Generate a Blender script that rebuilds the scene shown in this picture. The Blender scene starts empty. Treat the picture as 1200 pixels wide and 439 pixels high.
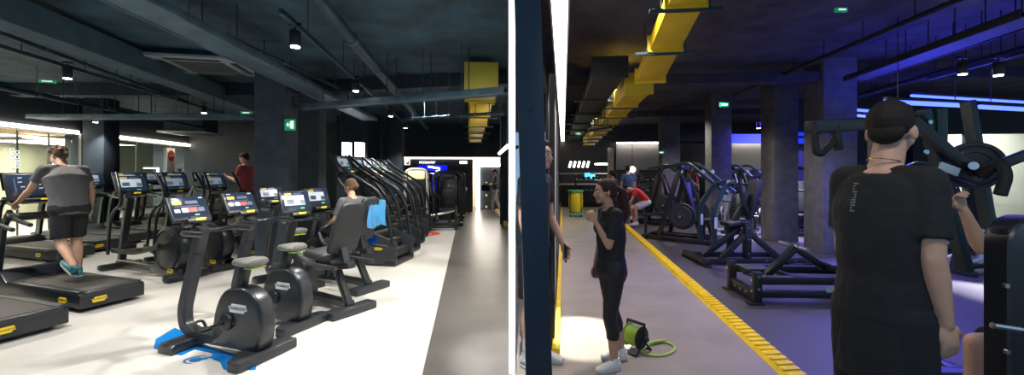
import bpy, bmesh, math, random
from mathutils import Vector, Matrix, Euler, Quaternion
random.seed(7)
PI = math.pi
SC = bpy.context.scene
COL = SC.collection
V = Vector

# ---------------------------------------------------------------- camera maths
EYE = 1.65          # camera height
FPX = 500.0         # focal length in pixels of the 1200 px wide frame
HOR = 200.0         # row of the horizon

def fl(px, py, z=0.0):
    """point of the horizontal plane at height z seen at a picture position"""
    y = (EYE - z) * FPX / (py - HOR)
    return V(((px - 600.0) * y / FPX, y, z))

def dp(px, py, y):
    """point at depth y seen at a picture position"""
    return V(((px - 600.0) * y / FPX, y, EYE + (HOR - py) * y / FPX))

# ---------------------------------------------------------------- materials
MATS = {}
def mat(name, col, rough=.5, metal=0., emit=0., ecol=None, bump=0., bscale=40., vary=0., vscale=6., spec=.5, trans=0., alpha=1., coat=0., stretch=None, sheen=0., sss=0.):
    if name in MATS: return MATS[name]
    m = bpy.data.materials.new(name); m.use_nodes = True
    nt = m.node_tree; b = nt.nodes['Principled BSDF']
    c = (*col, 1.)
    b.inputs['Base Color'].default_value = c
    b.inputs['Roughness'].default_value = rough
    b.inputs['Metallic'].default_value = metal
    b.inputs['Specular IOR Level'].default_value = spec
    if coat: b.inputs['Coat Weight'].default_value = coat; b.inputs['Coat Roughness'].default_value = .1
    if sheen: b.inputs['Sheen Weight'].default_value = sheen
    if sss:
        b.inputs['Subsurface Weight'].default_value = sss
        b.inputs['Subsurface Radius'].default_value = (.012, .004, .002)
    if trans: b.inputs['Transmission Weight'].default_value = trans
    if alpha < 1: b.inputs['Alpha'].default_value = alpha
    if emit:
        b.inputs['Emission Color'].default_value = (*(ecol or col), 1.); b.inputs['Emission Strength'].default_value = emit
    tc = None
    if vary or bump:
        tc = nt.nodes.new('ShaderNodeTexCoord')
        src = tc.outputs['Object']
        if stretch:
            mp = nt.nodes.new('ShaderNodeMapping'); mp.inputs['Scale'].default_value = stretch
            nt.links.new(src, mp.inputs['Vector']); src = mp.outputs['Vector']
    if vary:
        n = nt.nodes.new('ShaderNodeTexNoise'); n.inputs['Scale'].default_value = vscale; n.inputs['Detail'].default_value = 5
        nt.links.new(src, n.inputs['Vector'])
        r = nt.nodes.new('ShaderNodeValToRGB')
        r.color_ramp.elements[0].position = .3; r.color_ramp.elements[1].position = .7
        r.color_ramp.elements[0].color = (*[max(0, x * (1 - vary)) for x in col], 1)
        r.color_ramp.elements[1].color = (*[min(1, x * (1 + vary)) for x in col], 1)
        nt.links.new(n.outputs['Fac'], r.inputs['Fac']); nt.links.new(r.outputs['Color'], b.inputs['Base Color'])
    if bump:
        n = nt.nodes.new('ShaderNodeTexNoise'); n.inputs['Scale'].default_value = bscale; n.inputs['Detail'].default_value = 4
        nt.links.new(src, n.inputs['Vector'])
        bp = nt.nodes.new('ShaderNodeBump'); bp.inputs['Strength'].default_value = bump; bp.inputs['Distance'].default_value = .02
        nt.links.new(n.outputs['Fac'], bp.inputs['Height']); nt.links.new(bp.outputs['Normal'], b.inputs['Normal'])
    MATS[name] = m
    return m

def lamp_mat(name, col, strength):
    return mat(name, col, rough=.4, emit=strength, ecol=col)

# ---------------------------------------------------------------- mesh builder
def frame_of(d):
    d = d.normalized()
    up = V((0, 0, 1)) if abs(d.z) < .95 else V((0, 1, 0))
    s = d.cross(up).normalized(); u = s.cross(d).normalized()
    return s, u

def spline(pts, n=6):
    pts = [V(p) for p in pts]
    if len(pts) < 3: return pts
    out = []
    for i in range(len(pts) - 1):
        p0 = pts[max(i - 1, 0)]; p1 = pts[i]; p2 = pts[i + 1]; p3 = pts[min(i + 2, len(pts) - 1)]
        for k in range(n):
            t = k / n
            out.append(.5 * ((2 * p1) + (p2 - p0) * t + (2 * p0 - 5 * p1 + 4 * p2 - p3) * t * t + (3 * p1 - p0 - 3 * p2 + p3) * t ** 3))
    out.append(pts[-1])
    return out

def fillet(pts, r=.08, n=4):
    """polyline with its corners rounded"""
    pts = [V(p) for p in pts]; out = [pts[0]]
    for i in range(1, len(pts) - 1):
        a, b, c = pts[i - 1], pts[i], pts[i + 1]
        d1 = (a - b); d2 = (c - b)
        rr = min(r, d1.length * .45, d2.length * .45)
        p = b + d1.normalized() * rr; q = b + d2.normalized() * rr
        for k in range(n + 1):
            t = k / n
            out.append((1 - t) ** 2 * p + 2 * t * (1 - t) * b + t * t * q)
    out.append(pts[-1])
    return out

class MB:
    def __init__(self): self.bm = bmesh.new(); self.mi = 0
    def _take(self, tb, M=None):
        if M is not None: bmesh.ops.transform(tb, matrix=M, verts=tb.verts)
        bmesh.ops.recalc_face_normals(tb, faces=tb.faces)
        for f in tb.faces: f.material_index = self.mi
        me = bpy.data.meshes.new('t'); tb.to_mesh(me); tb.free(); self.bm.from_mesh(me); bpy.data.meshes.remove(me)
        return self
    def box(self, c, s, rot=None, bev=0., seg=2):
        tb = bmesh.new(); bmesh.ops.create_cube(tb, size=1)
        bmesh.ops.scale(tb, vec=V(s), verts=tb.verts)
        if bev: bmesh.ops.bevel(tb, geom=tb.edges[:], offset=min(bev, min(s) * .45), segments=seg, affect='EDGES', profile=.5)
        M = Matrix.Translation(V(c))
        if rot is not None: M = M @ (Euler(rot).to_matrix().to_4x4() if not isinstance(rot, Matrix) else rot.to_4x4())
        return self._take(tb, M)
    def bar(self, p0, p1, w, h=None, bev=.006, up=None):
        """rectangular bar from p0 to p1"""
        p0 = V(p0); p1 = V(p1); h = h or w; d = p1 - p0; L = d.length
        if up is None: s, u = frame_of(d)
        else:
            s = d.cross(V(up)).normalized(); u = s.cross(d).normalized()
        R = Matrix((s, d.normalized(), u)).transposed()
        return self.box((p0 + p1) / 2, (w, L, h), R, bev)
    def sweep(self, pts, prof, closed=False, up=None, scales=None):
        pts = [V(p) for p in pts]; n = len(pts); tb = bmesh.new(); rings = []
        ps = None
        for i, p in enumerate(pts):
            if closed: d = pts[(i + 1) % n] - pts[i - 1]
            else: d = pts[min(i + 1, n - 1)] - pts[max(i - 1, 0)]
            d.normalize()
            if up is not None: s = d.cross(V(up)).normalized()
            elif ps is None: s, _ = frame_of(d)
            else: s = (ps - d * ps.dot(d)).normalized()
            ps = s; u = s.cross(d).normalized()
            k = scales[i] if scales else 1.
            rings.append([tb.verts.new(p + s * a * k + u * b * k) for a, b in prof])
        m = len(prof)
        for i in range(n if closed else n - 1):
            A = rings[i]; B = rings[(i + 1) % n]
            for j in range(m): tb.faces.new((A[j], A[(j + 1) % m], B[(j + 1) % m], B[j]))
        if not closed:
            tb.faces.new(rings[0]); tb.faces.new(rings[-1])
        return self._take(tb)
    def tube(self, pts, r, seg=10, closed=False, scales=None):
        return self.sweep(pts, [(r * math.cos(2 * PI * k / seg), r * math.sin(2 * PI * k / seg)) for k in range(seg)], closed, None, scales)
    def rtube(self, pts, w, h, up=None, c=.25, closed=False):
        """rounded rectangular tube along pts; w across, h along 'up'"""
        a, b = w / 2, h / 2; k = min(a, b) * c
        prof = [(a, -b + k), (a, b - k), (a - k, b), (-a + k, b), (-a, b - k), (-a, -b + k), (-a + k, -b), (a - k, -b)]
        return self.sweep(pts, prof, closed, up)
    def cyl(self, p0, p1, r0, r1=None, seg=20, bev=0.):
        p0 = V(p0); p1 = V(p1); r1 = r0 if r1 is None else r1; d = p1 - p0
        if bev:
            n = d.normalized(); L = d.length; b = min(bev, L * .4, min(r0, r1) * .9)
            pts = [p0, p0 + n * b * .3, p0 + n * b, p1 - n * b, p1 - n * b * .3, p1]
            rs = [r0 - b, r0 - b * .3, r0, r1, r1 - b * .3, r1 - b]
        else: pts = [p0, p1]; rs = [r0, r1]
        s, u = frame_of(d); tb = bmesh.new(); rings = []
        for p, r in zip(pts, rs): rings.append([tb.verts.new(p + s * r * math.cos(2 * PI * k / seg) + u * r * math.sin(2 * PI * k / seg)) for k in range(seg)])
        for A, B in zip(rings, rings[1:]):
            for j in range(seg): tb.faces.new((A[j], A[(j + 1) % seg], B[(j + 1) % seg], B[j]))
        tb.faces.new(rings[0]); tb.faces.new(rings[-1])
        return self._take(tb)
    def ell(self, c, r, rot=None, seg=16, rings=10):
        tb = bmesh.new(); bmesh.ops.create_uvsphere(tb, u_segments=seg, v_segments=rings, radius=1)
        bmesh.ops.scale(tb, vec=V(r), verts=tb.verts)
        M = Matrix.Translation(V(c))
        if rot is not None: M = M @ (rot.to_4x4() if isinstance(rot, Matrix) else Euler(rot).to_matrix().to_4x4())
        return self._take(tb, M)
    def prism(self, outline, t, axis='x', at=0., bev=0., seg=2):
        """outline of 2-D points extruded by t, centred on 'at' along axis; axis x: points are (y,z); y: (x,z); z: (x,y)"""
        tb = bmesh.new()
        def P(a, b, k):
            return V((k, a, b)) if axis == 'x' else V((a, k, b)) if axis == 'y' else V((a, b, k))
        A = [tb.verts.new(P(a, b, at - t / 2)) for a, b in outline]; B = [tb.verts.new(P(a, b, at + t / 2)) for a, b in outline]
        n = len(outline); fa = tb.faces.new(A); fb = tb.faces.new(B)
        for i in range(n): tb.faces.new((A[i], A[(i + 1) % n], B[(i + 1) % n], B[i]))
        bmesh.ops.recalc_face_normals(tb, faces=tb.faces)
        if bev:
            es = list({e for f in (fa, fb) for e in f.edges})
            bmesh.ops.bevel(tb, geom=es, offset=bev, segments=seg, affect='EDGES', profile=.5)
        return self._take(tb)
    def lathe(self, prof, seg=28, M=None):
        """profile (r, z) revolved about z"""
        tb = bmesh.new(); rings = []
        for r, z in prof: rings.append([tb.verts.new((r * math.cos(2 * PI * k / seg), r * math.sin(2 * PI * k / seg), z)) for k in range(seg)] if r > 1e-6 else [tb.verts.new((0, 0, z))])
        for A, B in zip(rings, rings[1:]):
            for j in range(seg):
                a = A[j % len(A)], A[(j + 1) % len(A)]; b = B[j % len(B)], B[(j + 1) % len(B)]
                vs = []
                for v in (a[0], a[1], b[1], b[0]):
                    if v not in vs: vs.append(v)
                if len(vs) > 2: tb.faces.new(vs)
        if len(rings[0]) > 1 and prof[0][0] > 1e-6 and prof[0] != prof[-1]: tb.faces.new(rings[0])
        if len(rings[-1]) > 1 and prof[0] != prof[-1]: tb.faces.new(rings[-1])
        return self._take(tb, M)
    def loft(self, rings):
        """rings: (centre, side vector, depth vector) ellipses"""
        tb = bmesh.new(); seg = 20; R = []
        for c, s, f in rings: R.append([tb.verts.new(V(c) + V(s) * math.cos(2 * PI * k / seg) + V(f) * math.sin(2 * PI * k / seg)) for k in range(seg)])
        for A, B in zip(R, R[1:]):
            for j in range(seg): tb.faces.new((A[j], A[(j + 1) % seg], B[(j + 1) % seg], B[j]))
        tb.faces.new(R[0]); tb.faces.new(R[-1])
        return self._take(tb)
    def quad(self, pts):
        tb = bmesh.new(); tb.faces.new([tb.verts.new(V(p)) for p in pts])
        for f in tb.faces: f.material_index = self.mi
        me = bpy.data.meshes.new('t'); tb.to_mesh(me); tb.free(); self.bm.from_mesh(me); bpy.data.meshes.remove(me)
        return self
    def build(self, name, m, parent=None, loc=None, rz=None, sharp=35, flat=False):
        me = bpy.data.meshes.new(name); self.bm.to_mesh(me); self.bm.free()
        for x in (m if isinstance(m, (list, tuple)) else [m]): me.materials.append(x)
        if not flat:
            for p in me.polygons: p.use_smooth = True
            me.set_sharp_from_angle(angle=math.radians(sharp))
        o = bpy.data.objects.new(name, me); COL.objects.link(o)
        if parent is not None: o.parent = parent
        if loc is not None: o.location = loc
        if rz is not None: o.rotation_euler = (0, 0, rz)
        return o

def tag(o, label, cat, group=None, kind=None):
    o['label'] = label; o['category'] = cat
    if group: o['group'] = group
    if kind: o['kind'] = kind
    return o
def thing(name, label, cat, loc=(0, 0, 0), rz=0., group=None):
    o = bpy.data.objects.new(name, None); COL.objects.link(o); o.empty_display_size = .1
    o.location = loc; o.rotation_euler = (0, 0, rz)
    return tag(o, label, cat, group)
def struct(o):
    o['kind'] = 'structure'; return o
def copy_of(src, label, loc, rz=0., group=None, scale=None):
    r = src.copy(); COL.objects.link(r); r.location = loc; r.rotation_euler = (0, 0, rz); r['label'] = label
    if group: r['group'] = group
    if scale: r.scale = (scale,) * 3
    for ch in src.children:
        c = ch.copy(); COL.objects.link(c); c.parent = r
        for g in ch.children:
            d = g.copy(); COL.objects.link(d); d.parent = c
    return r
def regroup(o, group): o['group'] = group; return o

def text_mesh(name, txt, size, m, parent=None, M=None, depth=.002, space=1.0, shear=0.):
    cu = bpy.data.curves.new('t', 'FONT'); cu.body = txt; cu.size = size; cu.extrude = depth; cu.align_x = 'CENTER'; cu.align_y = 'CENTER'
    cu.space_character = space; cu.shear = shear
    o = bpy.data.objects.new('t', cu); COL.objects.link(o)
    dg = bpy.context.evaluated_depsgraph_get(); me = bpy.data.meshes.new_from_object(o.evaluated_get(dg))
    bpy.data.objects.remove(o); bpy.data.curves.remove(cu)
    if M is not None: me.transform(M)
    me.materials.clear(); me.materials.append(m)
    q = bpy.data.objects.new(name, me); COL.objects.link(q)
    if parent is not None: q.parent = parent
    return q

def heading(dx, dy):
    """rotation about z that turns local +Y into (dx, dy)"""
    return math.atan2(-dx, dy)

# ---------------------------------------------------------------- shared materials
M_black = mat('black_plastic', (.008, .0105, .014), .4, bump=.05, bscale=300)
M_shell = mat('graphite_shell', (.009, .0125, .0175), .34, vary=.12, vscale=3, coat=.1)
M_shell2 = mat('dark_grey_shell', (.018, .022, .028), .4, vary=.1, vscale=4)
M_metal = mat('dark_metal_tube', (.012, .016, .022), .3, metal=.3, spec=.6)
M_alu = mat('brushed_aluminium', (.42, .41, .4), .35, metal=.9, bump=.03, bscale=200, stretch=(1, 20, 1))
M_steel = mat('chrome_steel', (.75, .75, .77), .18, metal=1.)
M_belt = mat('treadmill_belt', (.036, .034, .031), .62, bump=.15, bscale=400, vary=.15, vscale=10)
M_pad = mat('black_padding', (.016, .019, .024), .5, bump=.12, bscale=150)
M_rubber = mat('black_rubber', (.012, .012, .013), .7, bump=.1, bscale=200)
M_yellow = mat('yellow_badge', (.85, .62, .02), .45)
M_badgetext = mat('badge_ink', (.03, .03, .02), .5)
M_white = mat('white_print', (.8, .8, .78), .5)
M_frame_black = mat('black_powder_coat', (.014, .015, .018), .33, spec=.55, bump=.04, bscale=500)
M_bolt = mat('bolt_steel', (.6, .62, .65), .25, metal=1.)
M_plate = mat('iron_plate', (.03, .032, .036), .5, bump=.08, bscale=80)
M_screen_dark = mat('screen_glass', (.012, .02, .04), .12, emit=.35, ecol=(.03, .05, .09), spec=.6)
M_tile_y = lamp_mat('screen_yellow_tile', (.5, .36, .06), .3)
M_tile_w = lamp_mat('screen_white_tile', (.4, .47, .54), .4)
M_tile_r = lamp_mat('screen_red_tile', (.3, .06, .06), .3)
M_tile_g = lamp_mat('screen_green_tile', (.08, .45, .2), .3)
M_tile_b = lamp_mat('screen_blue_tile', (.06, .08, .14), .3)
# ================================================================= cardio machines (local: user faces +Y, z up)
def badge(parent, p, w, h, n, name='badge', up=(0, 0, 1), txt='TECHNOGYM', m=None, mt=None):
    """small lozenge badge with lettering on a face with normal n"""
    n = V(n).normalized(); u = V(up); s = u.cross(n).normalized(); u = n.cross(s).normalized()
    M = Matrix((s, u, n)).transposed().to_4x4(); M.translation = V(p)
    b = MB(); k = h * .5
    pts = [(-w / 2 + k * .4, -h / 2), (w / 2 - k, -h / 2), (w / 2 - k * .6, -h * .2), (w / 2, -h * .2), (w / 2 - k * .4, h / 2), (-w / 2 + k, h / 2), (-w / 2 + k * .6, h * .2), (-w / 2, h * .2)]
    b.prism(pts, .004, 'z')
    bmesh.ops.transform(b.bm, matrix=M, verts=b.bm.verts)
    o = b.build(name, m or M_yellow, parent)
    t = text_mesh('badge_lettering', txt, h * .5, mt or M_badgetext, o, M @ Matrix.Translation((0, 0, .003)) @ Matrix.Diagonal((w * .8 / (h * .5 * 5.6), 1, 1, 1)), .001)
    return o

def screen_on(parent, M, w, h, style):
    """glass display of size w x h in plane M (x right, y up, z out) with the tiles of its menu"""
    b = MB(); b.box((0, 0, 0), (w, h, .006), bev=.002)
    b.mi = 1
    mats = [M_screen_dark, M_tile_y, M_tile_w, M_tile_r, M_tile_g, M_tile_b]
    def tile(x, y, ww, hh, k): b.mi = k; b.box((x * w / 2, y * h / 2, .0035), (ww * w / 2, hh * h / 2, .002))
    if style == 'menu':
        tile(-.62, .4, .5, .34, 1); tile(-.3, -.32, .34, .44, 2); tile(-.72, -.36, .3, .34, 2); tile(.14, -.32, .5, .44, 3); tile(.62, -.32, .36, .4, 5)
        tile(.2, .42, .7, .3, 5); tile(.78, .82, .22, .1, 2); tile(.3, -.84, .24, .13, 4); tile(-.7, .84, .3, .08, 2); tile(-.1, .06, 1.4, .06, 5)
    elif style == 'numbers':
        for x, y in ((-.6, .7), (.6, .75), (-.2, .45), (.4, .5), (-.62, .3), (0, .05), (.5, .1), (-.55, -.15), (.05, -.3), (.6, -.25), (-.5, -.55), (-.1, .75)):
            tile(x, y, .14, .07, 2); tile(x - .05, y - .12, .08, .05, 5)
        tile(.3, -.75, .3, .2, 3); tile(-.8, 0, .05, 1.3, 5)
    elif style == 'video':
        tile(-.1, .05, 1.5, 1.1, 2); tile(-.5, .75, .5, .22, 1); tile(.5, -.2, .4, .5, 5); tile(.2, .78, .6, .14, 5); tile(-.4, -.1, .5, .5, 5); tile(.4, -.84, .3, .14, 4)
    else:
        tile(-.3, .5, .9, .3, 2); tile(-.4, -.1, .6, .5, 5); tile(.4, 0, .5, .6, 2); tile(0, -.75, 1.2, .12, 4)
    bmesh.ops.transform(b.bm, matrix=M, verts=b.bm.verts)
    return b.build('screen', mats, parent)

def console(parent, c, w, h, tilt, style='menu', yaw=0.):
    """console panel facing -Y (towards the user), leaning back by tilt"""
    R = Matrix.Rotation(yaw, 4, 'Z') @ Matrix.Rotation(-tilt, 4, 'X')
    B = Matrix.Translation(V(c)) @ R
    b = MB()
    b.box((0, 0, 0), (w, .035, h), bev=.014, seg=3); b.box((0, .03, -.02), (w * .55, .05, h * .6), bev=.02)
    b.box((0, -.045, -h * .5 - .035), (w * .62, .12, .05), bev=.015)
    bmesh.ops.transform(b.bm, matrix=B, verts=b.bm.verts)
    o = b.build('console', M_black, parent)
    F = B @ Matrix.Translation((0, -.018, .015)) @ Matrix(((1, 0, 0, 0), (0, 0, -1, 0), (0, 1, 0, 0), (0, 0, 0, 1)))
    screen_on(o, F, w * .9, h * .82, style)
    k = MB(); k.prism([(-.05, -.012), (.04, -.012), (.055, .012), (-.04, .012)], .006, 'y')
    bmesh.ops.transform(k.bm, matrix=B @ Matrix.Translation((0, -.11, -h * .5 - .03)), verts=k.bm.verts)
    k.build('console_badge', M_yellow, o)
    return o

def make_treadmill(label, style='menu', W=.66, console_h=1.44):
    t = thing('treadmill', label, 'treadmill')
    b = MB()
    prof = [(-1.05, .05), (-1.05, .2), (-1.02, .225), (.5, .235), (.62, .33), (.72, .37), (.95, .33), (1.05, .24), (1.05, .05)]
    b.prism(prof, W, 'x', 0, .018, 2)
    b.build('deck', M_shell, t)
    b = MB(); b.box((0, -.24, .232), (W * .7, 1.5, .014), bev=.005); b.build('running_belt', M_belt, t)
    for s in (-1, 1):
        b = MB(); b.box((s * (W / 2 - .05), -.25, .233), (.085, 1.48, .016), bev=.006); b.build('side_rail', M_shell2, t)
    b = MB(); b.box((0, -1.03, .215), (W * .86, .06, .045), bev=.018); b.build('rear_roller_cover', M_shell2, t)
    for x, y in ((-1, -.85), (1, -.85), (-1, .85), (1, .85)):
        b = MB(); b.cyl((x * (W / 2 - .09), y, 0), (x * (W / 2 - .09), y, .055), .04, .03, 14); b.build('foot', M_rubber, t)
    for s in (-1, 1):
        b = MB(); b.rtube(fillet([(s * (W / 2 - .03), .78, .2), (s * (W / 2 - .03), .62, .95), (s * (W / 2 - .05), .5, 1.12)], .12), .05, .1, (0, 1, 0)); b.build('upright', M_metal, t)
        b = MB(); b.tube(fillet([(s * (W / 2 - .05), .52, 1.08), (s * (W / 2 - .02), .25, 1.02), (s * (W / 2 - .02), -.02, .98)], .1), .026); b.build('side_handle', M_pad, t)
    b = MB(); b.cyl((-W / 2 - .03, .44, 1.06), (W / 2 + .03, .44, 1.06), .05, None, 18, .02); b.build('front_handlebar', M_pad, t)
    console(t, (0, .56, console_h), W * .95, .36, .35, style)
    badge(t, (-W * .22, -1.055, .13), .15, .06, (0, -1, 0))
    badge(t, (-W / 2 - .002, -.72, .13), .17, .065, (-1, 0, 0)); badge(t, (W / 2 + .002, -.72, .13), .17, .065, (1, 0, 0))
    return t

def make_crosstrainer(label, style='menu'):
    t = thing('cross_trainer', label, 'cross trainer')
    # rear wheel housing
    def disc(at, th, r, m, nm):
        b = MB(); Mx = Matrix.Translation((0, -.62, .43)) @ Matrix.Rotation(PI / 2, 4, 'Y')
        b.lathe([(0, at - th / 2), (r - .03, at - th / 2), (r - .008, at - th / 2 + .012), (r, at - th / 2 + .03), (r, at + th / 2 - .03), (r - .008, at + th / 2 - .012), (r - .03, at + th / 2), (0, at + th / 2)], 40, Mx)
        return b.build(nm, m, t)
    disc(0, .2, .36, M_shell, 'wheel_housing')
    for s in (-1, 1): disc(s * .105, .02, .3, M_black, 'wheel_cover')
    b = MB(); b.rtube([(0, -.95, .11), (0, .9, .11)], .12, .1); b.prism([(-.95, .05), (-.95, .16), (-.4, .3), (-.2, .16), (-.2, .05)], .22, 'x', 0, .02); b.build('base_beam', M_shell, t)
    b = MB(); b.box((0, -.95, .06), (.62, .14, .09), bev=.03); b.build('rear_foot', M_black, t)
    b = MB(); b.box((0, .88, .06), (.6, .13, .09), bev=.03); b.build('front_foot', M_black, t)
    for s, dz in ((-1, .06), (1, -.1)):
        b = MB(); b.rtube(fillet([(s * .2, -.62, .43 + dz * 1.4), (s * .2, .0, .3 + dz), (s * .22, .62, .36)], .2), .05, .07); b.build('pedal_arm', M_metal, t)
        b = MB(); b.box((s * .2, -.02, .36 + dz), (.16, .38, .04), (-.1, 0, 0), .015); b.box((s * .2, .16, .39 + dz), (.16, .03, .09), bev=.01); b.build('pedal', M_rubber, t)
        b = MB(); b.tube(fillet([(s * .27, .66, .3), (s * .27, .58, .85), (s * .28, .45, 1.02), (s * .29, .22, 1.12), (s * .3, .2, 1.3), (s * .27, .42, 1.62)], .14, 5), .023, 12)
        b.build('moving_handle', M_metal, t)
        b = MB(); b.tube(fillet([(s * .12, .6, 1.02), (s * .22, .42, 1.04), (s * .22, .3, 1.04)], .06), .02); b.build('fixed_handle', M_pad, t)
    b = MB(); b.rtube(fillet([(0, .86, .1), (0, .74, .7), (0, .6, 1.2)], .2), .1, .08, (0, 1, 0)); b.build('front_column', M_shell, t)
    console(t, (0, .56, 1.42), .46, .32, .4, style)
    badge(t, (-.112, -.72, .13), .17, .06, (-1, 0, 0)); badge(t, (.112, -.72, .13), .17, .06, (1, 0, 0))
    return t

def rounded(pts, r=.06, n=4):
    """closed 2-D outline with its corners rounded"""
    out = []; N = len(pts)
    for i in range(N):
        a = V((*pts[i - 1], 0)); b = V((*pts[i], 0)); c = V((*pts[(i + 1) % N], 0))
        rr = min(r if not isinstance(r, (list, tuple)) else r[i], (a - b).length * .48, (c - b).length * .48)
        p = b + (a - b).normalized() * rr; q = b + (c - b).normalized() * rr
        for k in range(n + 1):
            t = k / n; w = (1 - t) ** 2 * p + 2 * t * (1 - t) * b + t * t * q; out.append((w.x, w.y))
    return out

def saddle_mesh():
    b = MB(); rings = []
    for y, w, z, h in ((-.15, .05, .012, .02), (-.14, .1, .012, .035), (-.1, .125, .012, .045), (-.03, .115, .008, .045), (.04, .07, .0, .04), (.1, .042, -.004, .034), (.14, .034, -.008, .028), (.155, .015, -.01, .012)):
        rings.append(((0, y, z), (w, 0, 0), (0, 0, h)))
    b.loft(rings); return b

def make_bike(label, style='menu', seat=.0):
    t = thing('exercise_bike', label, 'exercise bike')
    # rear body shell
    b = MB()
    body = rounded([(.05, .08), (.02, .38), (-.1, .6), (-.36, .63), (-.52, .54), (-.58, .3), (-.52, .07), (-.3, .06)], [.05, .2, .12, .1, .12, .2, .06, .1], 5)
    b.prism(body, .17, 'x', 0, .035, 4); b.build('body_shell', M_shell, t)
    # floor beam that sweeps up into the front post
    b = MB(); b.rtube(fillet([(0, -.35, .1), (0, .32, .1), (0, .5, .16), (0, .52, .32), (0, .27, 1.12)], .16, 6), .095, .1, (0, 0, 1) if False else None); b.build('frame_post', M_shell2, t)
    b = MB(); b.prism([(-.25, .0), (-.25, .07), (-.22, .09), (.28, .09), (.31, .07), (.31, 0)], .2, 'y', .4, .015)
    b.build('front_foot', M_shell, t)
    b = MB(); b.prism(rounded([(-.3, -.58), (.3, -.58), (.3, -.44), (.12, -.36), (-.12, -.36), (-.3, -.44)], .03), .085, 'z', .043, .012); b.build('rear_foot', M_alu if False else M_shell2, t)
    # saddle on its post
    b = MB(); b.bar((0, -.2, .5), (0, -.29, .8 + seat), .075, .09, .02); b.build('seat_post', M_black, t)
    sd = saddle_mesh(); bmesh.ops.transform(sd.bm, matrix=Matrix.Translation((0, -.3, .83 + seat)) @ Matrix.Diagonal((1.0, 1.05, 1, 1)), verts=sd.bm.verts)
    o = sd.build('saddle', mat('saddle_vinyl', (.13, .13, .125), .4, bump=.05, bscale=200), t)
    b = MB(); b.box((0, -.4, .795 + seat), (.16, .08, .012), bev=.004); b.build('saddle_trim', mat('lime_trim', (.5, .75, .05), .4), o)
    # cranks
    b = MB(); b.cyl((-.115, -.17, .31), (.115, -.17, .31), .075, None, 28, .015); b.build('crank_hub', M_black, t)
    for s, a in ((-1, 1.9), (1, 1.9 + PI)):
        d = V((0, math.sin(a), math.cos(a)))
        p = V((s * .125, -.17, .31)); q = p + d * .17
        b = MB(); b.bar(p, q, .03, .022, .006); c = b.build('crank', M_black, t)
        b = MB(); b.box(q + V((s * .06, 0, 0)), (.1, .09, .025), bev=.008)
        b.tube(spline([q + V((s * .02, .03, .01)), q + V((s * .03, .06, .06)), q + V((s * .09, .06, .06)), q + V((s * .1, .03, .01))], 5), .012, 8)
        b.build('pedal', M_rubber, c)
    # handlebar, bottle holder
    b = MB()
    b.tube(fillet([(-.23, -.08, 1.1), (-.25, .16, 1.1), (-.14, .3, 1.08), (.14, .3, 1.08), (.25, .16, 1.1), (.23, -.08, 1.1)], .09, 5), .024, 10)
    b.build('handlebar', M_metal, t)
    b = MB(); b.cyl((0, .4, .78), (0, .395, .8), .05, None, 20); b.lathe([(.045, 0), (.055, 0), (.055, .02), (.045, .02), (.045, 0)], 20, Matrix.Translation((0, .33, .86))); b.box((0, .36, .83), (.05, .07, .12), bev=.015); b.build('bottle_holder', M_black, t)
    b = MB(); b.rtube([(0, .29, 1.05), (0, .42, 1.2)], .07, .05); b.build('console_stem', M_black, t)
    console(t, (.0, .47, 1.285), .36, .26, .5, style)
    for s in (-1, 1): badge(t, (s * .088, -.3, .44), .22, .075, (s, 0, 0), 'body_badge', m=M_white, mt=M_shell)
    return t

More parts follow.
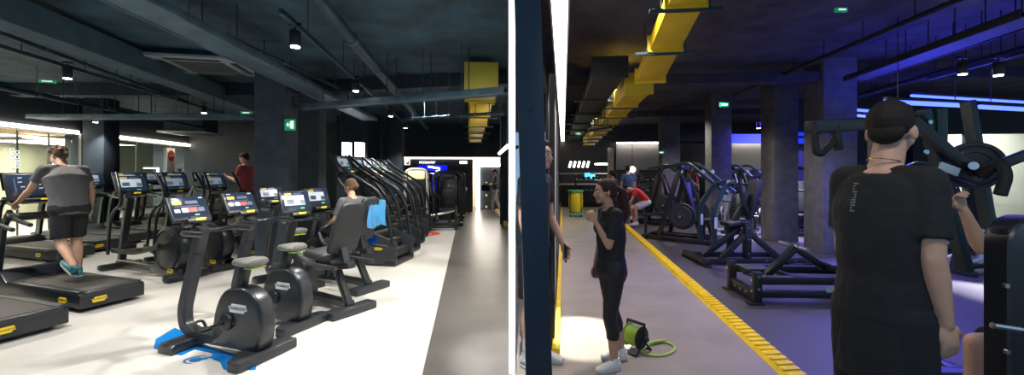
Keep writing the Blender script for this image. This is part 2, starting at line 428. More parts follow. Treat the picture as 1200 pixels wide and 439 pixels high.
def make_recumbent(label, style='video'):
    t = thing('recumbent_bike', label, 'recumbent bike')
    b = MB(); b.prism(rounded([(.12, .06), (.15, .5), (.35, .68), (.62, .62), (.78, .35), (.75, .06)], .1), .2, 'x', 0, .035, 3); b.build('front_shell', M_shell, t)
    b = MB(); b.rtube(fillet([(0, .7, .1), (0, -.35, .1), (0, -.62, .1)], .2), .13, .07); b.bar((0, -.62, .08), (0, -.36, .52), .09, .07, .015); b.build('base_frame', M_shell, t)
    b = MB(); b.box((0, .72, .04), (.52, .16, .08), bev=.02); b.build('front_foot', M_shell2, t)
    b = MB(); b.prism(rounded([(-.3, -.74), (.3, -.74), (.3, -.56), (-.3, -.56)], .03), .085, 'z', .043, .012); b.build('rear_foot', M_shell2, t)
    b = MB(); b.bar((0, .15, .44), (0, -.66, .56), .12, .08, .02); b.build('seat_rail', M_black, t)
    b = MB(); b.box((0, -.2, .65), (.42, .4, .09), (.06, 0, 0), .035, 3); b.build('seat', M_pad, t)
    b = MB(); b.prism(rounded([(-.2, 0), (.2, 0), (.19, .34), (.13, .64), (-.13, .64), (-.19, .34)], .07), .07, 'y', 0, .025, 3)
    bmesh.ops.transform(b.bm, matrix=Matrix.Translation((0, -.46, .69)) @ Matrix.Rotation(.36, 4, 'X'), verts=b.bm.verts)
    b.build('backrest', M_pad, t)
    b = MB(); b.prism([(-.3, .52), (-.6, .54), (-.52, .76), (-.42, .76)], .1, 'x', 0, .02); b.build('seat_bracket', M_shell, t)
    for s in (-1, 1):
        b = MB(); b.tube(fillet([(s * .25, -.72, .57), (s * .25, -.2, .57), (s * .25, .02, .64), (s * .25, .1, .78)], .08), .022); b.build('side_handle', M_pad, t)
        a = 1.2 if s < 0 else 1.2 + PI
        q = V((s * .16, .42 + .15 * math.sin(a), .38 + .15 * math.cos(a)))
        b = MB(); b.bar((s * .13, .42, .38), q, .03, .022, .006); c = b.build('crank', M_black, t)
        b = MB(); b.box(q + V((s * .06, 0, 0)), (.1, .03, .1), bev=.008); b.build('pedal', M_rubber, c)
    b = MB(); b.rtube(fillet([(0, .7, .35), (0, .62, .8), (0, .5, 1.04)], .2), .08, .07, (0, 1, 0)); b.build('console_post', M_shell, t)
    b = MB(); b.tube(fillet([(-.23, .28, 1.0), (-.2, .45, 1.02), (.2, .45, 1.02), (.23, .28, 1.0)], .06), .02); b.box((0, .42, 1.02), (.3, .16, .03), bev=.01); b.build('front_handle', M_metal, t)
    console(t, (0, .5, 1.24), .4, .3, .35, style)
    badge(t, (-.102, .45, .5), .16, .055, (-1, 0, 0), 'shell_badge', m=M_white, mt=M_shell)
    return t

def make_climber(label, style='video'):
    t = thing('stair_climber', label, 'stair climber')
    for s in (-1, 1):
        b = MB(); b.prism(rounded([(-.78, .02), (-.78, .42), (-.2, .62), (.1, 1.05), (.36, 1.1), (.55, .5), (.55, .02)], .05), .05, 'x', s * .34, .015); b.build('side_panel', M_shell2, t)
    b = MB()
    for i in range(6): b.box((0, -.62 + i * .16, .2 + i * .15), (.6, .2, .13), bev=.01)
    b.build('steps', M_rubber, t)
    b = MB(); b.box((0, .4, .5), (.6, .3, .95), bev=.04); b.build('motor_housing', M_shell, t)
    b = MB(); b.box((0, -.66, .05), (.74, .2, .1), bev=.02); b.build('base_foot', M_black, t); b = MB(); b.box((0, .45, .05), (.74, .2, .1), bev=.02); b.build('base_foot', M_black, t)
    for s in (-1, 1):
        b = MB(); b.tube(fillet([(s * .36, -.72, .36), (s * .37, -.6, 1.05), (s * .37, -.42, 1.32), (s * .35, .3, 1.72), (s * .3, .55, 1.95)], .22, 6), .028, 12); b.build('long_handrail', M_metal, t)
        b = MB(); b.tube(fillet([(s * .36, -.2, .6), (s * .36, .0, 1.1), (s * .35, .34, 1.5)], .15), .024); b.build('inner_rail', M_metal, t)
    b = MB(); b.rtube(fillet([(0, .5, .9), (0, .52, 1.5), (0, .48, 1.8)], .1), .3, .05, (0, 1, 0)); b.build('front_mast', M_shell, t)
    console(t, (0, .46, 1.78), .46, .34, .4, style)
    badge(t, (-.368, -.45, .3), .16, .055, (-1, 0, 0)); badge(t, (.368, -.45, .3), .16, .055, (1, 0, 0))
    return t
# ================================================================= the bright cardio hall (axis leans 5.7 degrees to the left)
AL = math.atan2(50, 500); UL = V((-math.sin(AL), math.cos(AL), 0)); VL = V((math.cos(AL), math.sin(AL), 0))
def L(lat, along, z=0.): return VL * lat + UL * along + V((0, 0, z))
CEIL = 3.5
M_floorw = mat('pale_vinyl_floor', (.56, .55, .53), .3, vary=.08, vscale=1.2, bump=.02, bscale=30)
M_lane = mat('grey_lane_floor', (.085, .08, .076), .34, vary=.16, vscale=2.5, bump=.03, bscale=25)
M_ceil = mat('dark_concrete_ceiling', (.018, .05, .074), .85, bump=.7, bscale=5, vary=.6, vscale=2.2)
M_wall = mat('navy_wall_paint', (.02, .03, .042), .6, vary=.12, vscale=3)
M_conc = mat('grey_concrete', (.1, .112, .12), .85, bump=.35, bscale=14, vary=.25, vscale=6)
M_concd = mat('dark_painted_concrete', (.01, .021, .034), .8, bump=.3, bscale=10, vary=.3, vscale=4)
M_trunk = mat('dark_steel_services', (.018, .045, .066), .5, metal=.3, vary=.2, vscale=3)
M_tray = mat('galvanised_tray_dusty', (.07, .12, .155), .5, metal=.4, vary=.3, vscale=4)
M_duct = mat('yellow_duct_paint', (.72, .5, .01), .5, vary=.1, vscale=3)
M_led = lamp_mat('warm_led_strip', (1., .86, .66), 14.)
M_ledc = lamp_mat('white_led_strip', (1., .94, .86), 12.)
M_glass = mat('clear_glass', (.9, .95, .92), .02, trans=1., spec=.5)
M_spotface = lamp_mat('spot_lamp_face', (1., .93, .8), 25.)

def slab(name, pts, z0, z1, m):
    b = MB(); b.prism([(p.x, p.y) for p in pts], z1 - z0, 'z', (z0 + z1) / 2); return struct(b.build(name, m, flat=True))
HALFT = .0275
def ext(a, c, t): return a + (c - a) * t
# floors
slab('floor_left', [V((-19, -2.5, 0)), V((0, -2.5, 0)), V((0, 21, 0)), V((-19, 21, 0))], -.2, 0, M_floorw)
slab('floor_lane', [L(-.38, .5), V((-.002, .5, 0)), V((-.002, 20.5, 0)), L(-.38, 20.5)], -.05, .004, M_lane)
slab('ceiling_left', [V((-19, 1.5, 0)), V((-.0, 1.5, 0)), V((0, 21, 0)), V((-19, 21, 0))], CEIL, CEIL + .2, M_ceil)
# added white partition between the halls, standing in for a blank strip between views
b = MB(); b.box((0, (3.45 + 24.5) / 2, 2.02), (2 * HALFT, 24.5 - 3.45, 4.2)); struct(b.build('wall_partition_added', mat('white_wall_paint', (.86, .85, .84), .6), flat=True))
# left wall with its two glazed openings
WA = V((-10.62, 9, 0)); WB = V((-12.57, 17.6, 0)); WD = (WB - WA).normalized(); WN = V((WD.y, -WD.x, 0))   # normal towards the hall
def wpt(px):
    k = (px - 600) / FPX       # X = k Y
    t = (k * WA.y - WA.x) / (WD.x - k * WD.y)
    return t
def wp(t, z=0., off=0.): return WA + WD * t + WN * off + V((0, 0, z))
def wbox(b, t0, t1, z0, z1, off0, off1):
    R = Matrix((WD, WN, V((0, 0, 1)))).transposed()
    b.box(wp((t0 + t1) / 2, (z0 + z1) / 2, (off0 + off1) / 2), (t1 - t0, abs(off1 - off0), z1 - z0), R)
T0, T1, T2, T3, T4 = -6.5, wpt(92), wpt(133), wpt(240), wpt(262)
TOPW = 2.6
b = MB()
wbox(b, T0 - 3, T4, TOPW, CEIL, -.3, 0); wbox(b, T1, T2, 0, TOPW, -.3, 0); wbox(b, T3, T4 + 3, 0, TOPW, -.3, 0); wbox(b, T0 - 3, T0, 0, TOPW, -.3, 0)
wbox(b, T0, T4, 0, .06, -.3, 0)
struct(b.build('wall_left', M_wall, flat=True))
b = MB(); wbox(b, T1, T1 + .55, 0, TOPW, .0, .06); struct(b.build('trim_1', mat('pale_jamb', (.3, .3, .28), .5), flat=True))
b = MB(); wbox(b, T3, T3 + 1.2, 0, TOPW + .03, .0, .06); struct(b.build('trim_2', MATS['pale_jamb'], flat=True))
M_mullion = mat('slim_steel_mullion', (.2, .21, .2), .4, metal=.5)
for n, (a, c, cuts) in enumerate(((T0, T1, (wpt(30), wpt(66))), (T2, T3, (wpt(166), wpt(205)))), 1):
    b = MB(); wbox(b, a, c, .06, TOPW, -.16, -.145); w = struct(b.build('window_%d' % n, M_glass, flat=True))
    b = MB()
    for q in cuts: wbox(b, q - .012, q + .012, .06, TOPW, -.17, -.135)
    wbox(b, a, c, .06, .12, -.19, -.12); wbox(b, a, c, TOPW - .05, TOPW, -.19, -.12)
    f = b.build('window_frame', M_mullion, w, flat=True)
    b = MB(); wbox(b, a + .05, c - .05, TOPW - .02, TOPW + .06, .0, .05); s = b.build('led_strip', M_led, flat=True)
    tag(s, 'bright warm LED strip along the top of the %s glazed opening' % ('man-side left' if n == 1 else 'far'), 'light strip', 'LED strips over the glazing')
b = MB(); wbox(b, T3 + .02, T3 + .1, .1, TOPW, .07, .12); tag(b.build('led_strip', M_led, flat=True), 'upright LED strip at the end of the far glazed opening', 'light strip', 'LED strips over the glazing')
# the studio seen through the glass
M_olive = mat('olive_studio_wall', (.42, .42, .3), .7, vary=.1, vscale=1)
b = MB(); wbox(b, T0 - 3, T4 + 3.5, 0, CEIL, -4.4, -4.2); struct(b.build('wall_studio', M_olive, flat=True))
b = MB(); wbox(b, T4 + 3.0, T4 + 3.2, 0, CEIL, -4.4, -.3); struct(b.build('wall_studio_end', M_olive, flat=True))
b = MB(); wbox(b, wpt(30) - 1.2, wpt(30) + 2.4, .2, 2.35, -4.2, -4.1); struct(b.build('door_studio', mat('studio_door_green_grey', (.12, .16, .12), .5), flat=True))
b = MB(); wbox(b, T1 - 3.5, T2 + 2, 2.75, 2.85, -3.6, -.6); struct(b.build('trim_studio_ceiling', mat('studio_ceiling_brown', (.3, .2, .1), .7), flat=True))
for i, (t, o1, wd, lab) in enumerate(((wpt(60), -3.2, 1.4, 'flat white ceiling light in the studio behind the left glass'), (T2 + 1.2, -3.0, 1.6, 'flat white ceiling light in the studio behind the far glass'))):
    b = MB(); wbox(b, t, t + wd, 2.62, 2.68, o1, o1 + .25); tag(b.build('ceiling_light', M_ledc, flat=True), lab, 'ceiling light', 'studio ceiling lights')
b = MB(); wbox(b, T2 + .1, T2 + .62, .1, 2.3, -1.0, -.9); tag(b.build('wall_panel', mat('red_panel', (.55, .02, .03), .5), flat=True), 'tall red panel standing behind the far glazed opening', 'panel')
b = MB(); wbox(b, T2 + 1.5, T2 + 3.1, .7, 2.35, -2.6, -2.5); o = b.build('display_screen', M_black, flat=True); tag(o, 'glowing white display behind the far glazed opening', 'screen')
b = MB(); wbox(b, T2 + 1.55, T2 + 3.05, .75, 2.3, -2.5, -2.49); b.build('lit_panel', lamp_mat('pale_display_light', (.85, .95, 1.), 1.6), o, flat=True)
b = MB(); wbox(b, wpt(180), wpt(196), 1.72, 1.76, -.3, -.27); wbox(b, wpt(195), wpt(196) + .04, 1.3, 1.76, -.3, -.27); tag(b.build('led_profile', M_ledc, flat=True), 'white angled glowing strip imitating an LED reflection in the far glass', 'light strip')  # a reflection in the glass, built as a glowing strip
# no-entry sign
R3 = Matrix((WD, V((0, 0, 1)), WN)).transposed().to_4x4()
def on_wall(t, z, off): return Matrix.Translation(wp(t, z, off)) @ R3
sg = thing('warning_sign', 'white notice with a round red no entry sign on the far glass', 'sign')
b = MB(); b.box((0, 0, 0), (.5, .95, .012)); bmesh.ops.transform(b.bm, matrix=on_wall(wpt(204), 1.98, -.1), verts=b.bm.verts); b.build('notice_board', M_white, sg)
b = MB(); b.cyl((0, .2, .006), (0, .2, .014), .2, None, 28); bmesh.ops.transform(b.bm, matrix=on_wall(wpt(204), 1.98, -.1), verts=b.bm.verts); b.build('red_disc', mat('sign_red', (.6, .03, .03), .4), sg)
b = MB(); b.box((0, .2, .018), (.26, .06, .006)); b.box((0, -.2, .01), (.3, .04, .006)); b.box((0, -.3, .01), (.3, .04, .006)); bmesh.ops.transform(b.bm, matrix=on_wall(wpt(204), 1.98, -.1), verts=b.bm.verts); b.build('white_bar', M_white, sg)
b = MB(); b.cyl(wp(wpt(206), 1.2, .12), wp(wpt(206), 1.62, .12), .1, None, 18, .04); o = b.build('fire_extinguisher', MATS['sign_red']); tag(o, 'red fire extinguisher hung below the no entry sign', 'fire extinguisher')
b = MB(); b.cyl(wp(wpt(206), 1.62, .12), wp(wpt(206), 1.7, .12), .04, None, 12); b.box(wp(wpt(206), 1.7, .12), (.14, .04, .04)); b.build('valve', M_black, o)
b = MB(); b.box(wp(wpt(206), 1.45, .0), (.1, .06, .3)); b.build('bracket', M_black, o)
# upright white lettering on the left glass
for i, (txt, px, zz) in enumerate((('DRINKLET', 20.5, 1.84), ('DOBES', 26.5, 1.9))):
    Mx = on_wall(wpt(px), zz, -.1) @ Matrix.Rotation(-PI / 2, 4, 'Z')
    o = text_mesh('window_lettering', txt, .13, lamp_mat('lit_lettering', (.9, .95, 1.), .8), None, Mx, .006, 1.02)
    tag(o, 'white upright lettering on the left glass, %s column' % ('longer' if i == 0 else 'shorter'), 'lettering')
# back wall, dropped bulkhead, door and lit lobby
BK = 17.3
def lbox(b, la0, la1, al0, al1, z0, z1):
    R = Matrix((VL, UL, V((0, 0, 1)))).transposed()
    b.box(L((la0 + la1) / 2, (al0 + al1) / 2, (z0 + z1) / 2), (la1 - la0, al1 - al0, z1 - z0), R)
def lat_at(px, along):     # lateral position on a plane across the hall at 'along'
    k = (px - 600) / FPX
    # point (kY, Y): along = -sin*kY + cos*Y
    y = along / (-math.sin(AL) * k + math.cos(AL)); return VL.x * k * y + VL.y * y
LL = lat_at(262, BK); LD0 = lat_at(529, BK); LD1 = lat_at(550.5, BK); LP = lat_at(554, BK); LR = lat_at(598, BK)
b = MB(); lbox(b, LL - 2.5, LP, BK, BK + .25, 0, CEIL); lbox(b, LP, LR, BK, BK + .25, 2.2, CEIL); struct(b.build('wall_back', M_wall, flat=True))
b = MB(); lbox(b, lat_at(455, BK), LR, BK - .5, BK, 2.2, CEIL); struct(b.build('trim_bulkhead', M_concd, flat=True))
b = MB(); lbox(b, lat_at(457, BK), LR, BK - .06, BK - .02, 2.13, 2.19); tag(b.build('led_strip', lamp_mat('cove_led', (1., .86, .74), 5.), flat=True), 'long LED cove light under the bulkhead of the back wall', 'light strip')
b = MB(); lbox(b, LD0, LD1, BK - .03, BK, 0, 1.8); d = struct(b.build('door_1', mat('door_navy', (.016, .024, .034), .45), flat=True))
b = MB(); lbox(b, LD0 - .06, LD0, BK - .05, BK, 0, 1.86); lbox(b, LD1, LD1 + .05, BK - .05, BK, 0, 1.86); lbox(b, LD0, LD1, BK - .05, BK, 1.8, 1.86); b.build('door_frame', mat('door_frame_navy', (.03, .04, .05), .5), d, flat=True)
RL = Matrix((VL, V((0, 0, 1)), -UL)).transposed().to_4x4()
def on_back(px, z, off): return Matrix.Translation(L(lat_at(px, BK - off), BK - off, z)) @ RL
b = MB(); b.box((0, 0, 0), (.2, .07, .01)); bmesh.ops.transform(b.bm, matrix=on_back(542, 1.42, .035), verts=b.bm.verts); b.build('door_plate', M_white, d)
b = MB(); lbox(b, LD1 - .16, LD1 - .1, BK - .1, BK - .03, .85, 1.0); b.build('door_handle', M_steel, d)
o = text_mesh('wall_lettering', 'ITCOUNTRY', .12, lamp_mat('lit_white_letters', (1, .97, .92), 2.2), None, on_back(500.5, 1.98, .03), .02, .9, .15); tag(o, 'lit white slanted lettering high on the back wall', 'lettering')
b = MB(); b.box((0, 0, 0), (.3, .11, .02)); bmesh.ops.transform(b.bm, matrix=on_back(543, 1.99, .02), verts=b.bm.verts); o = b.build('door_sign', lamp_mat('lit_sign_white', (1., .96, .88), 1.8)); tag(o, 'small lit white sign above the navy door', 'sign')
b = MB(); b.box((0, 0, 0), (.24, .24, .02)); bmesh.ops.transform(b.bm, matrix=on_back(477, 2.0, .02), verts=b.bm.verts); o = b.build('notice', lamp_mat('lit_notice_white', (1, .93, .9), 1.)); tag(o, 'square white notice with a red mark on the back wall', 'sign')
b = MB(); b.prism([(-.02, -.08), (.08, -.08), (.08, .08), (.05, .08), (.05, -.02), (-.02, -.02)], .006, 'z', .013); bmesh.ops.transform(b.bm, matrix=on_back(477, 2.0, .02), verts=b.bm.verts); b.build('red_mark', MATS['sign_red'], o)
b = MB(); b.box((0, 0, 0), (1.15, 1.0, .03)); bmesh.ops.transform(b.bm, matrix=on_back(507, 1.38, .03), verts=b.bm.verts); o = b.build('light_panel', lamp_mat('deep_blue_light', (.003, .006, .8), 1.), flat=True); tag(o, 'glowing blue wall panel under the lit lettering', 'light panel')
for p, q in (((501.5, 195), (515.5, 197.2)), ((504, 203.8), (515.5, 199.2))):
    A = L(lat_at(p[0], BK - .09), BK - .09, 0); Bq = L(lat_at(q[0], BK - .09), BK - .09, 0)
    A.z = EYE + (HOR - p[1]) * A.y / FPX; Bq.z = EYE + (HOR - q[1]) * Bq.y / FPX
    b = MB(); b.cyl(A, Bq, .035, None, 10); b.build('neon_tube', lamp_mat('blue_white_neon', (.55, .65, 1.), 6.), o)
# lit lobby behind the opening
M_lobby = mat('warm_lobby_wall', (.62, .5, .36), .7)
b = MB(); lbox(b, LP - .2, LR + .2, BK + 2.2, BK + 2.4, 0, 2.6); lbox(b, LP - .35, LP - .2, BK + .25, BK + 2.4, 0, 2.6); struct(b.build('wall_lobby', M_lobby, flat=True))
b = MB(); lbox(b, LP - .4, LR + .4, BK + .25, BK + 2.4, 2.6, 2.7); struct(b.build('ceiling_lobby', M_lobby, flat=True))
b = MB(); lbox(b, LP + .3, LR + .1, BK + .9, BK + 1.0, 0, 1.82); o = struct(b.build('wall_locker', M_wall, flat=True))
pt = thing('led_portal', 'white LED frame round the dark locker wall in the lobby', 'light frame')
b = MB(); lbox(b, LP + .16, LP + .3, BK + .8, BK + .89, .0, 1.9); b.build('upright_strip', M_ledc, pt, flat=True)
b = MB(); lbox(b, LP + .16, LR, BK + .8, BK + .89, 1.84, 1.92); b.build('top_strip', M_ledc, pt, flat=True)
for i, (px, py) in enumerate(((570, 214), (570, 228.5), (570, 242), (578, 228), (577, 241))):
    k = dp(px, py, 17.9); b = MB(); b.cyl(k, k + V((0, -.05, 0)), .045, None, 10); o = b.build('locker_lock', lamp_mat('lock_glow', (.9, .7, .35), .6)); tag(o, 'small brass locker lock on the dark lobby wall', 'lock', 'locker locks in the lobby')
# dark pillar, kerb and slanting LED at the right of the lane
b = MB(); b.box(dp(591, 200, 13.2) + V((0, 0, .02)) - V((0, 0, 0)), (.26, .3, 3.3)); o = struct(b.build('column_lane', M_concd, flat=True)); o.location = (0, 0, 0)
b = MB(); b.bar((-.17, 12.6, .06), (-.62, 17.2, .06), .1, .12); struct(b.build('kerb_lane', mat('yellow_kerb_left', (.75, .55, .05), .5)))
b = MB(); P0, P1 = dp(585.5, 179.5, 10.5), dp(595, 171, 8.4); b.cyl(P0, P1, .035, None, 10); o = b.build('led_tube', M_ledc); tag(o, 'slanting white LED tube above the right side of the lane', 'light strip')
for e in (ext(P0, P1, .1), ext(P0, P1, .9)): b = MB(); b.cyl(e, (e.x, e.y, CEIL), .008, None, 6); b.build('hanger_rod', M_trunk, o)
# columns
def column(name, px, y, w, px2=None, top=CEIL, m=M_conc, rz=AL):
    b = MB(); b.box((0, 0, top / 2), (w, w, top), bev=.01); o = b.build(name, m, None, ((px - 600) * y / FPX, y, 0), rz); return struct(o)
column('column_1', 324.5, 7.6, .52, m=[mat('column_grey_blue', (.045, .06, .078), .85, bump=.4, bscale=14, vary=.25, vscale=6)])
column('column_2', 364.5, 9.6, .5, m=MATS['column_grey_blue'])
column('column_3', 415, 12.6, .62, m=M_concd)
column('column_4', 464, 13.5, .45, m=M_concd)
column('column_5', 119, 11.05, .5, m=M_concd)
b = MB(); lbox(b, lat_at(395, 14.6), lat_at(446, 14.6), 14.6, 14.8, 0, CEIL); struct(b.build('wall_inner', M_concd, flat=True))
for i, px in enumerate((406.5, 421.5)):
    c = dp(px, 178.5, 12.02); w = thing('louvre_light', ('left' if i == 0 else 'right') + ' one of two bright white slatted light boxes on the dark inner wall', 'light box', c, AL, 'slatted light boxes')
    b = MB(); b.box((0, .135, 0), (.3, .23, .6), bev=.01); b.build('casing', M_black, w)
    b = MB()
    for k in range(7): b.box((0, 0, -.25 + k * .083), (.27, .03, .066), (0, .06, 0), .01)
    b.build('slats', lamp_mat('slat_light', (.92, .97, 1.), 5.), w)
# ---------------------------------------------------------------- ceiling services
def cpt(px, py, h): y = h * FPX / (HOR - py); return V(((px - 600) * y / FPX, y, EYE + h))
def ext(a, c, t): return a + (c - a) * t
a, c = cpt(10, 16, 1.62), cpt(250, 108, 1.62)
b = MB(); b.bar(ext(a, c, -.3), ext(a, c, 1.5), .34, .3, .01, (0, 0, 1)); struct(b.build('beam_1', mat('beam_concrete', (.03, .068, .092), .8, bump=.4, bscale=9, vary=.3, vscale=4), flat=True))
for i, (p, q) in enumerate((((350, 104), (600, 92)), ((0, 106), (305, 106)))):
    a, c = cpt(*p, 1.72), cpt(*q, 1.72)
    b = MB(); b.bar(a, c - V((.06 if i == 0 else 0, 0, 0)), .3, .25, .01, (0, 0, 1)); struct(b.build('beam_%d' % (i + 2), M_concd, flat=True))
def tray(name, p, q, h, w, label, t0=0., t1=1., rungs=True, tall=.09):
    a, c = cpt(*p, h), cpt(*q, h); A = ext(a, c, t0); C = ext(a, c, t1); d = (C - A); s = d.cross(V((0, 0, 1))).normalized() * w / 2
    o = thing(name, label, 'cable tray')
    b = MB(); b.bar(A + s, C + s, .02, tall, .003, (0, 0, 1)); b.bar(A - s, C - s, .02, tall, .003, (0, 0, 1))
    n = int(d.length / .35)
    for k in range(n): b.bar(A + d * (k / n) - s, A + d * (k / n) + s, .03, .015, .003)
    b.bar(A + V((0, 0, -tall * .3)), C + V((0, 0, -tall * .3)), w * .9, .012, .002, (0, 0, 1))
    b.build('ladder_rails', M_tray, o)
    b = MB()
    for k in (-.6, -.2, .25, .6): b.tube([A + s * k + V((0, 0, .02)), C + s * k + V((0, 0, .02))], .018, 6)
    b.build('cables', M_rubber, o)
    b = MB()
    for k in range(1, 6):
        e = ext(A, C, k / 6)
        for q in (s, -s): b = MB(); b.cyl(e + q, (e.x + q.x, e.y + q.y, CEIL), .008, None, 6); b.build('hanger_rod', M_trunk, o)
tray('cable_tray', (176, 10), (430, 138), 1.4, .36, 'long dusty cable tray running diagonally over the cardio hall', -.05, 1.05)
tray('cable_tray', (352, 126), (594, 106.5), 1.14, .22, 'cable tray crossing in front of the yellow duct', 0, 1.)
tray('cable_tray', (40, 137), (300, 137), 1.1, .3, 'pale cable tray crossing above the glazed openings', 0, 1.)
def pipe(p, q, h, r, label, t0=0., t1=1.):
    a, c = cpt(*p, h), cpt(*q, h); A = ext(a, c, t0); C = ext(a, c, t1); o = thing('ceiling_pipe', label, 'pipe')
    b = MB(); b.cyl(A, C, r, None, 14); b.build('pipe_run', M_trunk, o)
    b = MB()
    for k in range(1, 8): b = MB(); e = ext(A, C, k / 8); dd = (C - A).normalized() * .03; b.cyl(e - dd, e + dd, r * 1.2, None, 14); b.cyl(e, (e.x, e.y, CEIL), .007, None, 6); b.build('clamp', M_tray, o)
pipe((382, 10), (500, 150), 1.6, .07, 'thick dark pipe running along the ceiling beside the spotlight track', -.05, 1.)
pipe((10, 42), (215, 118), 1.66, .03, 'thin dark pipe along the ceiling above the treadmill man', -.05, 1.3)
pipe((10, 104), (240, 150), 1.35, .045, 'dark pipe above the left glazed opening', -.05, 1.0)
pipe((200, 12), (390, 100), 1.66, .03, 'thin pipe running beside the long dusty cable tray', -.1, 1.2)
pipe((470, 140), (590, 132), 1.02, .03, 'thin pipe crossing beyond the yellow duct', 0., 1.)
# spotlight tracks
def track(p, q, h, label, t0, t1):
    a, c = cpt(*p, h), cpt(*q, h); b = MB(); A = ext(a, c, t0); C = ext(a, c, t1); b.bar(A, C, .04, .05, .004, (0, 0, 1))
    o = tag(b.build('spotlight_track', M_trunk), label, 'track')
    b = MB()
    for k in range(9): b = MB(); e = ext(A, C, (k + .5) / 9); b.cyl(e, (e.x, e.y, CEIL), .006, None, 6); b.build('suspension_rod', M_trunk, o)
track((10, 57), (280, 139), 1.52, 'spotlight track running away above the treadmills', -.05, 1.3)
track((341, 24), (487, 156), 1.48, 'spotlight track running away above the bikes', -.02, 1.02)
SPOTS = []
def spotlight(px, py, h, label, r=.055):
    p = cpt(px, py, h - .2); p.z = EYE + h - .2
    o = thing('spotlight', label, 'spotlight', p, 0, 'ceiling spotlights')
    b = MB(); b.cyl((0, 0, -.02), (0, 0, .14), r, None, 20, .01); b.build('lamp_can', M_black, o)
    b = MB(); b.cyl((0, 0, -.03), (0, 0, -.018), r * .8, None, 20); b.build('lens', M_spotface, o)
    b = MB(); b.cyl((0, 0, .14), (0, 0, .2), .012, None, 8); b.box((0, 0, .2), (.12, .03, .03)); b.build('swivel', M_black, o)
    SPOTS.append(V(p))
for px, py, h, lab in ((79, 90, 1.52, 'spotlight above the treadmill man'), (239, 131, 1.52, 'spotlight right of the first air conditioning unit'), (346, 52, 1.48, 'large near spotlight left of the thick pipe'),
                       (417, 105, 1.48, 'second spotlight along the bike track'), (458, 135, 1.48, 'third spotlight along the bike track'), (475, 149, 1.48, 'fourth spotlight along the bike track'), (112, 142, 1.42, 'small spotlight over the left glazed opening')):
    spotlight(px, py, h, lab)
# air conditioning cassettes
def cassette(px, py, h, label, w=1.25):
    p = cpt(px, py, h); o = thing('air_conditioner', label, 'air conditioner', p, AL + .12)
    b = MB(); b.box((0, 0, .03), (w, w, .06), bev=.02); b.build('fascia', mat('cassette_grey', (.25, .3, .32), .5), o)
    b = MB(); b.box((0, 0, -.004), (w * .58, w * .58, .012))
    for k in range(7): b.box((0, -w * .26 + k * w * .087, -.012), (w * .56, .012, .012))
    b.build('intake_grille', mat('grille_dark', (.05, .06, .065), .6), o)
    for k in range(4):
        b = MB(); a = k * PI / 2; b.box((math.cos(a) * w * .41, math.sin(a) * w * .41, -.006), (.09 if k % 2 == 0 else w * .6, w * .6 if k % 2 == 0 else .09, .014), bev=.004); b.build('air_outlet', mat('outlet_shadow', (.02, .025, .03), .5), o)
    b = MB(); b.box((0, 0, .06 + (CEIL - p.z - .06) / 2), (w * .8, w * .8, max(.04, CEIL - p.z - .08))); b.build('housing', M_trunk, o)
cassette(244, 79, 1.7, 'ceiling cassette air conditioner above the red shirted man')
cassette(225, 157, 1.25, 'far ceiling cassette air conditioner above the far glazing', 1.4)
# yellow duct
def duct(name, label, A, C, w, h, m, flanges=4, open_end=False):
    o = thing(name, label, 'air duct'); A = V(A); C = V(C); d = C - A
    b = MB(); b.bar(A, C, w, h, .004, (0, 0, 1)); b.build('duct_run', m, o)
    b = MB()
    for k in range(flanges + 1):
        b = MB(); e = ext(A, C, k / flanges); u = d.normalized() * .02; b.bar(e - u, e + u, w + .07, h + .07, .004, (0, 0, 1)); b.build('flange', m, o)
    s = d.cross(V((0, 0, 1))).normalized() * (w / 2 + .06)
    for k in range(1, flanges): b = MB(); e = ext(A, C, k / flanges); b.bar(e - s * 1.5 + V((0, 0, -h / 2 - .04)), e + s * 1.5 + V((0, 0, -h / 2 - .04)), .04, .04); b.cyl(e + s + V((0, 0, -h / 2 - .05)), (e.x + s.x, e.y + s.y, CEIL), .008, None, 6); b.cyl(e - s + V((0, 0, -h / 2 - .05)), (e.x - s.x, e.y - s.y, CEIL), .008, None, 6); b.build('support_bracket', M_trunk, o)
    return o
A = dp(564, 90, 6.9); duct('ventilation_duct', 'yellow ventilation duct end hanging above the grey lane', (A.x, 6.9, 3.13), (A.x - .06, 7.5, 3.13), .48, .48, mat('duct_yellow_light_tint', (.55, .45, .05), .55), 1)  # greenish cast of the light on this end is put into its colour
C0 = dp(565, 115, 7.55); C1 = dp(557.5, 166, 15.5); duct('ventilation_duct', 'long yellow ventilation duct running away over the grey lane', (C0.x - .02, 7.7, 3.05), (C1.x - .02, 15.5, 2.88), .4, .34, M_duct, 5)
